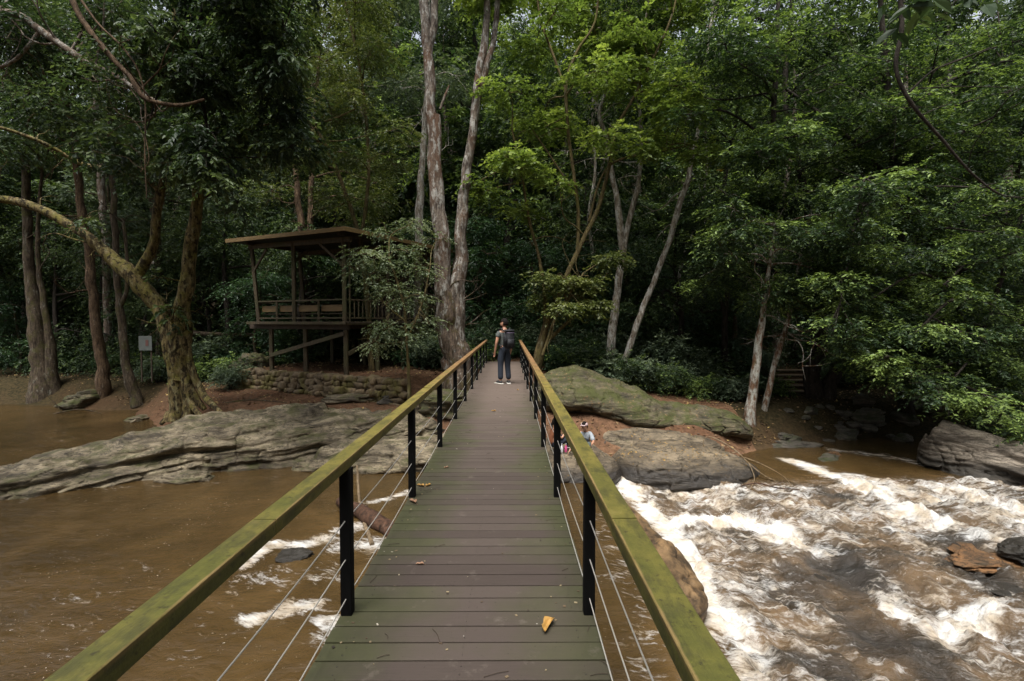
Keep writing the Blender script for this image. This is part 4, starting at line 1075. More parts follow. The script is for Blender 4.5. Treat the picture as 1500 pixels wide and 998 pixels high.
# bright tree at the bridge end
bt = scatter(40, 705, 1000, -60, 215, 18, 23, 24, 46, .38, 21) + scatter(9, 690, 850, 215, 310, 18.5, 21, 18, 30, .35, 22) + scatter(6, 940, 1070, 190, 235, 18.5, 20.5, 14, 24, .35, 23)
tree('bright_tree', 'bright green spreading tree with thin crooked stems right of the bridge end', 20.3, 'bark_olive', [
    [(785, 545, 16), (793, 505, 12), (800, 480, 11), (812, 450, 9), (832, 400, 8), (850, 360, 7), (878, 300, 6.5), (893, 240, 5.5), (902, 190, 5), (930, 140, 4), (955, 90, 3.5), (985, 20, 3), (1000, -60, 2)],
    [(800, 482, 7), (797, 430, 5), (790, 380, 4.5), (775, 320, 4), (765, 260, 3), (750, 190, 2.5)],
    [(846, 372, 6), (846, 300, 5), (833, 200, 5), (829, 125, 5), (845, 75, 4), (872, 30, 3), (880, -60, 2)], [(829, 130, 4), (806, 70, 3.5), (790, 20, 3), (782, -60, 2)],
    [(862, 325, 4), (880, 262, 3.5), (905, 235, 3), (950, 226, 2.5), (1000, 215, 2)], [(792, 508, 6), (825, 478, 5), (862, 440, 4), (890, 400, 2)], [(845, 290, 3), (820, 250, 2.5), (780, 190, 2)]],
    bt, 'leaf_bright', 3300, seed=21, per=11, size=.165, spray=.5, droop=.15, flat=.75, wide=.6)
crown_low = scatter(9, 790, 900, 375, 460, 18.6, 20.4, 14, 24, .4, 24)
tree('leaning_sapling', 'olive leafed sapling leaning beside the bright tree over the bridge end', 19.6, 'bark_olive', [
    [(795, 520, 5), (812, 470, 4), (835, 430, 3), (855, 400, 2)]], crown_low, 'leaf_olive', 620, seed=24, size=.13, wide=.6)
tree('forked_pale_tree', 'pale trunk forking in a narrow V right of the bright tree', 22.8, 'bark_pale_lit', [
    [(893, 530, 14), (900, 460, 12), (908, 400, 11), (912, 365, 11), (905, 300, 9), (897, 260, 8), (892, 225, 7), (884, 190, 6), (878, 165, 5), (890, 120, 4), (885, 40, 3)],
    [(912, 372, 9), (925, 310, 8), (935, 270, 7), (940, 200, 5), (935, 120, 4), (950, 0, 3)]], scatter(12, 840, 1010, -60, 180, 24, 29, 35, 55, .45, 26), 'leaf_right', 1300, seed=26, size=.17)
tree('leaning_pale_tree', 'pale trunk leaning right beyond the mossy boulder', 22, 'bark_pale_lit', [
    [(914, 530, 10), (935, 470, 9), (955, 420, 8.5), (978, 360, 9), (995, 300, 9), (1008, 260, 8), (1016, 225, 6), (1030, 150, 5), (1040, 40, 3)]], scatter(12, 940, 1100, -60, 150, 22, 27, 35, 55, .45, 27), 'leaf_right', 1400, seed=27, size=.16)
tree('thin_pale_tree', 'thinnest pale stem between the bright tree and the forked pale trunk', 28, 'bark_pale_lit', [
    [(858, 530, 7), (862, 440, 6), (868, 380, 5), (862, 320, 5), (872, 250, 4), (868, 160, 3.5), (878, 60, 3)]], scatter(5, 820, 920, -60, 120, 27, 31, 30, 45, .45, 36), 'leaf_bright', 500, seed=36, size=.17)
tree('thin_pale_tree', 'crooked thin pale stem right of the leaning pale trunk', 27, 'bark_pale_lit', [
    [(985, 545, 7), (984, 480, 6), (992, 430, 5), (1000, 380, 5), (1022, 320, 4), (1035, 250, 3.5), (1032, 180, 3)]], scatter(4, 1000, 1070, 80, 200, 26, 29, 26, 36, .45, 37), 'leaf_right', 400, seed=37, size=.15)
tree('thin_pale_tree', 'pair of thin pale stems straight behind the right rail end', 34, 'bark_pale_lit', [
    [(818, 520, 7), (820, 440, 6), (826, 360, 5), (822, 300, 5), (830, 200, 4)], [(812, 520, 5), (806, 430, 4), (814, 340, 4), (832, 280, 3)]], scatter(5, 780, 860, 100, 230, 32, 36, 24, 34, .45, 38), 'leaf_bright', 450, seed=38, size=.19)
tree('slim_dark_tree', 'slim dark stem standing between the leaning pale trunk and the bank', 24, 'bark_dark', [
    [(1068, 590, 12), (1062, 480, 9), (1070, 380, 8), (1060, 280, 7), (1080, 160, 5), (1085, 0, 4)], [(1064, 470, 6), (1045, 400, 5), (1030, 330, 4)]], scatter(12, 1000, 1130, 60, 330, 21, 26, 28, 46, .4, 28), 'leaf_right', 1300, seed=28, size=.14)
M['bark_spot'] = mat_bark('bark_spot', (.10, .05, .025), (.22, .13, .08), (.46, .47, .42), .47, (.08, .09, .03), .36)
tree('spotted_tree', 'pale and rust blotched trunk standing at the end of the long mossy boulder', 18.4, 'bark_spot', [
    [(1096, 640, 20), (1104, 560, 14), (1112, 500, 12), (1120, 440, 9), (1128, 380, 5), (1135, 330, 3)]], scatter(14, 1040, 1220, 280, 420, 17, 20, 24, 42, .4, 29), 'leaf_right', 1500, seed=29, size=.12)
tree('spotted_tree', 'thinner pale spotted trunk leaning right behind the rust blotched one', 19.2, 'bark_spot', [
    [(1112, 645, 12), (1118, 612, 10), (1128, 560, 9), (1138, 520, 9), (1150, 485, 8), (1158, 450, 7), (1172, 380, 5), (1190, 300, 4)]], scatter(9, 1110, 1230, 380, 470, 18, 21, 20, 36, .4, 30), 'leaf_right', 900, seed=30, size=.12)
# the big dark overhanging trees on the right bank
kr = lambda x, y: y < 520 + (x - 1230) * .33 and y > 40 - (x - 1000) * .1
tree('overhanging_tree', 'dark V shaped trunk beside the path carrying a wide crown over the right bank', 21, 'bark_dark', [
    [(1200, 622, 44), (1205, 590, 32), (1216, 560, 24), (1238, 518, 20), (1258, 470, 15), (1290, 400, 11), (1330, 300, 9), (1350, 160, 6)],
    [(1188, 622, 34), (1192, 560, 28), (1200, 480, 22), (1190, 380, 16), (1178, 280, 12), (1150, 150, 9), (1160, 0, 6)],
    [(1258, 470, 9), (1330, 440, 7), (1420, 430, 5)], [(1196, 440, 9), (1140, 400, 7), (1090, 380, 4)]],
    scatter(52, 1040, 1420, 60, 500, 17.5, 22.5, 30, 60, .28, 31, lambda x, y: y < 480 and (x > 1150 or y < 420)), 'leaf_right', 5200, seed=31, per=12, size=.135, spray=.5, droop=.2, flat=.8)
tree('waterside_tree', 'glossy dark green tree leaning low over the water at the right edge', 18.5, 'bark_dark', [
    [(1440, 655, 26), (1432, 600, 20), (1420, 520, 16), (1390, 420, 12), (1340, 330, 8), (1280, 280, 5)], [(1425, 540, 12), (1460, 430, 9), (1500, 300, 7), (1520, 160, 5)], [(1432, 590, 9), (1490, 560, 7), (1550, 560, 5)]],
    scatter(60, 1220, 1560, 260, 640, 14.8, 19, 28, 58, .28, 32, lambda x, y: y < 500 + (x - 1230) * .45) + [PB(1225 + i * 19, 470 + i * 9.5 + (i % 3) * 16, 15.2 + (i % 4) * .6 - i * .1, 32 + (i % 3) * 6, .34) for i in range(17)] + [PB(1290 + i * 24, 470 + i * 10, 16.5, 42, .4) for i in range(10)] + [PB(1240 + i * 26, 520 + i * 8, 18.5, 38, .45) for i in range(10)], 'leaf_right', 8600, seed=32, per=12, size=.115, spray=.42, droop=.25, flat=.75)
tree('canopy_tree', 'tall leafy tree with bright top sprays filling the upper right', 20, 'bark_dark', [
    [(1330, 640, 26), (1325, 500, 20), (1320, 380, 17), (1310, 250, 14), (1300, 120, 10), (1290, 0, 8), (1290, -80, 6)], [(1312, 270, 9), (1230, 190, 7), (1150, 130, 5)], [(1305, 180, 8), (1390, 120, 6), (1470, 90, 4)], [(1130, 240, 8, 19), (1135, 120, 8, 19), (1140, 0, 6, 19)]],
    scatter(50, 1000, 1540, -60, 290, 16.5, 22, 30, 60, .28, 33, lambda x, y: not (x > 1385 and x < 1440 and y < 80)), 'leaf_right', 5200, seed=33, per=12, size=.13, spray=.5, droop=.2, flat=.8)
# near hanging boughs
tree('hanging_bough', 'dark bare bough sweeping down from the top edge at the upper right', 7.5, 'bark_dark', [
    [(1316, -40, 8), (1320, 40, 8), (1312, 90, 7), (1320, 125, 7), (1345, 165, 6), (1380, 205, 5.5), (1410, 240, 4.5), (1440, 268, 4), (1468, 286, 3), (1500, 290, 2.5)],
    [(1332, 135, 4), (1365, 105, 3.5), (1400, 90, 3), (1450, 70, 2)], [(1345, 130, 2.5), (1400, 127, 2), (1480, 128, 1.6)], [(1352, 168, 2.5), (1370, 160, 2), (1395, 150, 1.5)]],
    cat='bough', trunk='branch', boughs=False, seg=8, twigs=4)
def big_leaves():
    o = [x for x in bpy.data.objects if x.name.startswith('hanging_bough')][0]
    crown('leaves', [(at(1345, -5, 6.6), (.42, .3, .16)), (at(1320, 10, 7.2), (.3, .3, .2))], 8, M['leaf_dark'], o, seed=2, per=5, size=.24, wide=.5, droop=.5, spray=.3, detail=True)
big_leaves()
tree('hanging_bough', 'reddish bare bough curving down across the upper left corner', 12, 'bark_red', [
    [(92, -50, 10), (110, 10, 10), (132, 45, 9.5), (165, 85, 9), (192, 115, 9), (210, 142, 8), (238, 152, 7), (268, 154, 6), (300, 146, 4)],
    [(92, -40, 5), (140, 30, 4), (180, 70, 3.5), (205, 110, 3), (213, 160, 2.5), (212, 220, 2), (215, 290, 1.4)], [(213, 200, 1.8), (218, 235, 1.4), (206, 252, 1)]], cat='bough', trunk='branch', boughs=False, seg=10)
tree('hanging_bough', 'pale mossy bough behind the reddish one in the upper left corner', 14, 'bark_pale', [
    [(-60, 20, 15), (20, 20, 14), (60, 45, 14), (90, 66, 13), (130, 92, 11), (170, 112, 9), (210, 138, 6), (235, 150, 3)], [(60, 45, 8), (20, 90, 6), (-40, 110, 5)]],
    scatter(12, -60, 190, -50, 120, 12.5, 15, 30, 55, .5, 41), 'leaf_dark', 900, cat='bough', trunk='branch', seed=41, size=.12, seg=10)
# leafy curtain right above the forked tree
tree('leafy_branch', 'dense dark drooping leafy branch hanging at the upper left', 13, 'bark_dark', [
    [(330, -90, 9), (300, 0, 8), (290, 80, 6), (300, 160, 5), (310, 240, 3)], [(300, 0, 6), (370, 60, 5), (420, 130, 3)], [(292, 60, 5), (240, 120, 4), (215, 190, 2)]],
    scatter(26, 195, 450, -60, 250, 11.5, 14, 25, 48, .6, 43, lambda x, y: y < 330 - abs(x - 310) * .6) + [PB(285, 190, 12, 24, .6), PB(300, 230, 12, 22, .6), PB(320, 265, 12.2, 20, .6), PB(350, 300, 12.6, 16, .6)],
    'leaf_dark', 2300, cat='branch', trunk='branch', seed=43, per=12, size=.13, droop=.55, flat=.5, spray=.38, wide=.52, detail=True)

# ------------------------------------------------------------------ forest behind
def proto(name, h, rad, leafmat, bark, seed, c0=.35, nblob=16, nspray=1300, size=.2, lean=.05, fl=.45):
    g = np.random.default_rng(seed)
    root = empty(name, (0, 0, 0))
    top = np.array([g.normal() * h * lean, g.normal() * h * lean, h])
    P = spline([(0, 0, -.6), top * .33 + [g.normal() * .25, g.normal() * .25, 0], top * .66 + [g.normal() * .3, g.normal() * .3, 0], top * .97], 6)
    r = np.linspace(.022 * h ** .85 + .05, .03, len(P))
    m = MB(); m.tube(P, r, 9, .15)
    bl = []
    for i in range(nblob):
        t_ = c0 + (1 - c0) * (i + .5) / nblob; a = g.uniform(0, 6.28)
        R_ = rad * (.35 + .65 * math.sin(math.pi * min(1, (t_ - c0) / (1 - c0) * .8 + .2))) * g.uniform(.3, .95)
        c = top * t_ + [math.cos(a) * R_, math.sin(a) * R_, 0]
        q = rad * g.uniform(.35, .58); bl.append((c, (q, q, q * fl)))
    connect(m, [(P, r)], bl, g, .06)
    m.build('trunk', M[bark], root, True)
    crown('crown', bl, nspray, M[leafmat], root, seed=seed, size=size, spray=.7, shell=.5)
    return root
GRP = 'trees crowding the dark forest behind the river banks'
kinds = [('tall_forest_tree', 'leaf_blue', 'bark_grey', 21, 3.4, .30), ('tall_forest_tree', 'leaf_dark', 'bark_pale', 24, 3.8, .34), ('broad_forest_tree', 'leaf_right', 'bark_dark', 17, 4.2, .16), ('broad_forest_tree', 'leaf_bright', 'bark_grey', 20, 3.8, .38), ('understorey_tree', 'leaf_dark', 'bark_dark', 8.5, 2.7, .06), ('understorey_tree', 'leaf_fern', 'bark_grey', 7, 2.4, .10)]
LBL = ['tall slim blue green tree of the crowded forest backdrop', 'tall dark crowned tree with pale stem in the crowded forest backdrop', 'broad dark glossy tree of the crowded forest backdrop', 'tall fresh green tree of the crowded forest backdrop', 'low dark bushy tree filling the shade under the backdrop forest', 'low soft green tree filling the shade under the backdrop forest']
PR = [proto(k[0], k[3], k[4], k[1], k[2], 200 + i, c0=k[5], nspray=1400 if i < 4 else 1000, size=.25 if i < 4 else .17) for i, k in enumerate(kinds)]
for i, p in enumerate(PR): tag(p, LBL[i], 'tree', GRP + ' %s' % ['with blue green leaves', 'with pale stems', 'with broad dark crowns', 'with fresh green leaves', 'of low dark growth', 'of low soft green growth'][i])
used = [False] * len(PR)
g = np.random.default_rng(99)
spots = []
def ok(x, y, d):
    if abs(x + .2) < 1.6 and y < 25: return False
    q = np.array([x, y]) - GC[:2]; a, b = q @ GU[:2], q @ GV[:2]
    if -1.5 < a < 7.5 and -2 < b < 8.5: return False
    if x > 11.5 and x < 15.5 and y < 31: return False
    return all((x - X) ** 2 + (y - Y) ** 2 > d * d for X, Y in spots)
def shore(x): return float(np.interp(x, SHX, SHY))
n = 0
for (cnt, y0, y1, ks, d, sc0, sc1) in ((42, 24, 33, (4, 5, 4), 2.0, .7, 1.15), (26, 28, 38, (0, 1, 2, 1), 3.0, .8, 1.05), (36, 37, 52, (0, 1, 2, 3, 2), 3.6, .95, 1.25), (60, 48, 78, (0, 1, 3, 2, 2), 4.0, 1.2, 1.6), (46, 34, 52, (4, 2, 4), 2.6, 1.1, 1.6)):
    c_ = 0; tries = 0
    while c_ < cnt and tries < 4000:
        tries += 1
        y = g.uniform(y0, y1); x = g.uniform(-1, 1) * (y * 1.12 + 3)
        if y < shore(x) + 3.5: continue
        k = ks[g.integers(len(ks))]
        if k == 3 and x < -6: continue
        if y > 44 and -.14 < x / y < .32 and g.random() < .62: continue
        if y < 33 and 4 <= k and not ok(x, y, d): continue
        if not ok(x, y, d): continue
        spots.append((x, y)); c_ += 1
        o = PR[k] if not used[k] else copy_tree(PR[k]); used[k] = True
        s = g.uniform(sc0, sc1)
        o.location = (x, y, float(gheight(x, y)[0]) - .1); o.scale = (s, s, s * g.uniform(.92, 1.1)); o.rotation_euler = (0, 0, g.uniform(0, 6.28))
# side forest closing the view on both flanks
for x, y in ((-24, 20), (-29, 26), (-33, 22), (-21, 31), (-38, 30), (22, 14), (26, 19), (24, 25), (31, 16), (29, 27), (-36, 14), (36, 22), (20, 8), (-30, 6), (30, 6)):
    k = int(g.integers(0, 3)); 
    if y < shore(x) and x < 0: continue
    o = copy_tree(PR[k]); o.location = (x, y, max(-2.5, float(gheight(x, y)[0]) - .1)); s = g.uniform(.85, 1.1); o.scale = (s, s, s); o.rotation_euler = (0, 0, g.uniform(0, 6.28))

for i in range(34):  # unseen trees behind the camera, added to block low sky light
    a_ = R(92 + 176 * (i + .5) / 34 + g.uniform(-3, 3)); rr_ = (15, 22, 30)[i % 3] + g.uniform(-1.5, 1.5)
    x, y = math.sin(a_) * rr_ * 1.15, math.cos(a_) * rr_
    o = copy_tree(PR[int(g.integers(0, 3))]); o.location = (x, y, -.6); s = g.uniform(1.0, 1.3); o.scale = (s, s, s); o.rotation_euler = (0, 0, g.uniform(0, 6.28))
for x, y in ((14.5, 1), (19, -3), (15.5, -6), (-15, 0), (-19, 5), (-16, -7), (-22, -1), (22, 4), (-24, 11)):  # more unseen trees beside the camera, added to keep sky light out
    o = copy_tree(PR[int(g.integers(0, 3))]); o.location = (x, y, -2.7); s = g.uniform(.95, 1.15); o.scale = (s, s, s); o.rotation_euler = (0, 0, g.uniform(0, 6.28))

# shrubs
def shrub(seed, rad, leafmat, size, nspray, name, wide=.45, droop=.2):
    g_ = np.random.default_rng(seed); root = empty(name)
    bl = [((g_.normal() * rad * .4, g_.normal() * rad * .4, rad * g_.uniform(.35, .95)), (rad * .5, rad * .5, rad * .33)) for _ in range(9)]
    m = MB()
    for c_, r_ in bl: m.tube(spline([(0, 0, -.2), (c_[0] * .4, c_[1] * .4, c_[2] * .6), c_], 5), np.linspace(.025, .008, 11), 5)
    m.build('stems', M['bark_dark'], root, True)
    crown('foliage', bl, nspray, M[leafmat], root, seed=seed, size=size, spray=.4, wide=wide, droop=droop)
    return root
SH = [shrub(301, 1.0, 'leaf_fern', .12, 330, 'shrub'), shrub(302, 1.1, 'leaf_blue', .11, 420, 'shrub'), shrub(303, .9, 'leaf_right', .10, 380, 'shrub'), shrub(304, .8, 'leaf_fern', .26, 90, 'broadleaf_plant', .3, .5)]
SL = ['fresh green shrub of the undergrowth along the forest edge', 'dense blue green shrub of the undergrowth along the forest edge', 'glossy dark shrub of the undergrowth along the forest edge', 'long leaved plant of the undergrowth along the forest edge']
for i, p in enumerate(SH): tag(p, SL[i], 'shrub' if i < 3 else 'plant', 'undergrowth %s' % ['of fresh green shrubs', 'of blue green shrubs', 'of glossy dark shrubs', 'of long leaved plants'][i])
usedS = [False] * 4
sp = []
def put_shrub(k, x, y, s, dz=0.0, label=None):
    o = SH[k] if not usedS[k] else copy_tree(SH[k]); usedS[k] = True
    o.location = (x, y, float(gheight(x, y)[0]) - .08 + dz); o.scale = (s, s, s); o.rotation_euler = (0, 0, g.uniform(0, 6.28)); 
    return o
# explicit clump behind the bridge end and behind the boulder
for (px, Y, k, s) in ((700, 24.5, 1, 1.2), (725, 23.6, 0, .9), (745, 24.2, 3, 1.2), (765, 23.8, 0, 1.0), (782, 24.6, 1, 1.3), (712, 25.5, 0, 1.3), (742, 26.5, 1, 1.7), (775, 26.5, 0, 1.6), (808, 24.8, 1, 1.2), (828, 22.3, 0, 1.1), (852, 21.8, 2, 1.3), (880, 21.4, 1, 1.2), (905, 22.0, 2, 1.2), (935, 21.5, 1, 1.0), (960, 21.5, 2, 1.1),
                      (990, 21.2, 1, .9), (1015, 21, 2, .9), (1045, 20.6, 2, .9), (1072, 20.2, 1, .8), (690, 22.8, 2, 1.0), (640, 23.5, 1, 1.2), (610, 24.5, 0, 1.2), (350, 24.5, 2, 1.2), (335, 23.5, 1, .9), (600, 28, 1, 1.3), (1010, 24, 1, 1.3), (960, 25, 0, 1.3), (900, 25, 1, 1.4), (860, 25, 2, 1.5), (820, 27, 1, 1.7),
                      (1130, 22, 2, .8), (1110, 26, 1, 1.0), (1215, 26.5, 0, .9), (1225, 24, 1, 1.0), (1260, 25, 2, 1.2), (1290, 26, 1, 1.3), (1320, 25, 2, 1.2), (1350, 24.6, 1, 1.2), (1390, 24.5, 2, 1.3), (1430, 24.5, 2, 1.3), (1470, 24.5, 1, 1.3), (1500, 25, 2, 1.3), (1250, 27, 1, 1.5), (1340, 27.5, 2, 1.6), (300, 27, 2, 1.3), (230, 27, 1, 1.1), (110, 32, 0, 1.3), (20, 33, 2, 1.4), (265, 29, 2, 1.4)):
    put_shrub(k, at(px, 500, Y)[0], Y, s)
c_ = 0
while c_ < 70:
    y = g.uniform(23.5, 38); x = g.uniform(-1, 1) * (y * 1.05)
    if y < shore(x) + 4.5 or not ok(x, y, 1.0): continue
    put_shrub(int(g.choice([0, 1, 2, 1, 2, 3])), x, y, g.uniform(.8, 1.6)); c_ += 1

# yellow leaves on one sprig
tree('yellow_sprig', 'sprig with a few yellow leaves left of the dark right hand trees', 19.5, 'bark_dark', [[(1040, 215, 1.5), (1046, 235, 1.2), (1052, 255, 1)]], [PB(1050, 250, 19.4, 7, .8)], 'leaf_yellow', 2, cat='sprig', twigs=0, trunk='branch', boughs=False, seg=6, size=.14, per=4, spray=.2)

# leaf litter and debris on the banks
def make_leaf_litter():
    g_ = np.random.default_rng(71); n_ = 26000
    x_ = g_.uniform(-30, 30, n_); y_ = np.interp(x_, SHX, SHY) + .8 + 14 * g_.random(n_) ** 1.4
    keep = ~((x_ > -1.1) & (x_ < .6) & (y_ < 22)); x_, y_ = x_[keep], y_[keep]; n_ = len(x_)
    den = pnoise(np.stack([x_ * .5, y_ * .5, x_ * 0], 1)) + .35 * (y_ - np.interp(x_, SHX, SHY) - 2); k_ = den > g_.normal(size=n_) * .3; x_, y_ = x_[k_], y_[k_]; n_ = len(x_)
    z_ = gheight(x_, y_) + .012
    a_ = g_.uniform(0, 6.28, n_); s_ = g_.uniform(.05, .13, n_); t_ = g_.normal(size=(n_, 2)) * .35
    u_ = np.stack([np.cos(a_), np.sin(a_), t_[:, 0]], 1) * s_[:, None]; v_ = np.stack([-np.sin(a_), np.cos(a_), t_[:, 1]], 1) * s_[:, None] * .3
    p = np.stack([x_, y_, z_ + s_ * .12], 1)
    V = np.stack([p - u_ * .5, p + v_, p + u_ * .5, p - v_], 1).reshape(-1, 3)
    t = NT('leaf_litter'); c = t.ramp(t.attr('tint'), [(0, (.05, .03, .018)), (.5, (.13, .075, .035)), (.85, (.22, .14, .06)), (1, (.40, .28, .09))])
    o = link('leaf_litter', npmesh('leaf_litter', V, np.arange(n_)[:, None] * 4 + [0, 1, 2, 3], np.repeat(g_.random(n_), 4)), t.done(t.bsdf(**{'Base Color': c, 'Roughness': .75}).outputs[0]))
    tag(o, 'brown leaf litter strewn over the earth banks', 'leaf litter', kind='stuff')
make_leaf_litter()
dead_branch('grey dead branch half sunk in the water near the far left bank', [
    [(62, 612, 3, 24), (90, 604, 3.5, 24), (120, 600, 3, 24), (150, 606, 2, 24)], [(90, 604, 2.5, 24), (80, 590, 2, 24), (70, 582, 1.5, 24)], [(105, 602, 2, 24), (118, 588, 1.6, 24)]], M['bark_grey'])
dead_branch('thin fallen twigs on the earth beside the roots of the forked tree', [
    [(330, 590, 2.5, 18.8), (370, 586, 3, 18.9), (420, 590, 2, 19)], [(370, 586, 2, 18.9), (395, 578, 1.5, 19)]], M['bark_grey'])

# ------------------------------------------------------------------ people
def skin_mesh(J, E, Rd, root, levels=2):
    names = list(J); idx = {n_: i for i, n_ in enumerate(names)}
    me = bpy.data.meshes.new('s'); me.from_pydata([tuple(J[n_]) for n_ in names], [(idx[a], idx[b]) for a, b in E], [])
    o = bpy.data.objects.new('s', me); col.objects.link(o)
    md = o.modifiers.new('skin', 'SKIN'); md.branch_smoothing = .6
    for n_ in names:
        sv = me.skin_vertices[0].data[idx[n_]]; r = Rd[n_]; sv.radius = r if hasattr(r, '__len__') else (r, r); sv.use_root = (n_ == root)
    ss = o.modifiers.new('sub', 'SUBSURF'); ss.levels = levels; ss.render_levels = levels
    dg = bpy.context.evaluated_depsgraph_get(); ev = o.evaluated_get(dg)
    m2 = bpy.data.meshes.new_from_object(ev); bpy.data.objects.remove(o)
    return m2

def head_mesh(c, yaw, pitch=0.0):
    """ovoid head with brow, nose, lips, chin and ears, looking along +Y before yaw"""
    bm = bmesh.new(); bmesh.ops.create_uvsphere(bm, u_segments=40, v_segments=28, radius=1)
    V = np.array([v.co[:] for v in bm.verts])
    x, y, z = V.T.copy()
    X = x * .075 * (1 - .18 * np.clip(-z, 0, 1) ** 1.5); Y = y * .095 - .004 * z; Z = z * .118
    low = np.clip(-z, 0, 1); Y = np.where(y > 0, Y + .012 * low, Y * (1 - .35 * low))
    def gs(cx, cz, sx, sz): return np.exp(-((X - cx) / sx) ** 2 - ((Z - cz) / sz) ** 2) * (y > 0)
    Y = Y + .026 * gs(0, -.018, .012, .014) + .012 * gs(0, .004, .009, .02) - .009 * gs(.03, .004, .014, .011) - .009 * gs(-.03, .004, .014, .011)
    Y = Y + .006 * gs(0, .026, .05, .01) + .007 * gs(0, -.05, .022, .008) + .012 * gs(0, -.095, .025, .02)
    ear = np.exp(-((Y + .005) / .018) ** 2 - ((Z + .008) / .028) ** 2) * (np.abs(x) > .8)
    X = X + np.sign(x) * .014 * ear
    V = np.stack([X, Y, Z], 1)
    cp, sp_ = math.cos(pitch), math.sin(pitch)
    V = np.stack([V[:, 0], V[:, 1] * cp - V[:, 2] * sp_, V[:, 1] * sp_ + V[:, 2] * cp], 1)
    cy, sy = math.cos(yaw), math.sin(yaw)
    V = np.stack([V[:, 0] * cy - V[:, 1] * sy, V[:, 0] * sy + V[:, 1] * cy, V[:, 2]], 1) + c
    for v, p in zip(bm.verts, V): v.co = p
    return bm, (cy, sy)

M['skin'] = mat_plain('skin', (.42, .22, .14), .5, 0, .12, 20)
M['hair'] = mat_plain('dark_hair', (.008, .006, .005), .8, 0, .4, 60, .5)
M['hair'].node_tree.nodes['Principled BSDF'].inputs['Specular IOR Level'].default_value = .15
M['grey_tee'] = mat_plain('grey_tshirt', (.085, .095, .088), .9, 0, .15, 18)
M['jeans'] = mat_plain('dark_jeans', (.014, .02, .032), .9, 0, .3, 30)
M['shoe'] = mat_plain('shoe', (.03, .028, .028), .7); M['sole'] = mat_plain('white_sole', (.6, .58, .52), .6)
M['pack'] = mat_plain('black_nylon', (.006, .0065, .009), .75, 0, .3, 25, .3)
M['pack_trim'] = mat_plain('violet_trim', (.10, .07, .12), .6)
M['cap'] = mat_plain('faded_cap', (.45, .33, .33), .8); M['vest'] = mat_plain('dark_jacket', (.02, .024, .035), .8)
M['sleeve'] = mat_plain('grey_shirt', (.30, .33, .36), .85); M['orange_top'] = mat_plain('rust_top', (.20, .07, .03), .85)
M['shorts'] = mat_plain('green_trousers', (.06, .075, .07), .85); M['eye'] = mat_plain('eye', (.02, .015, .012), .2)
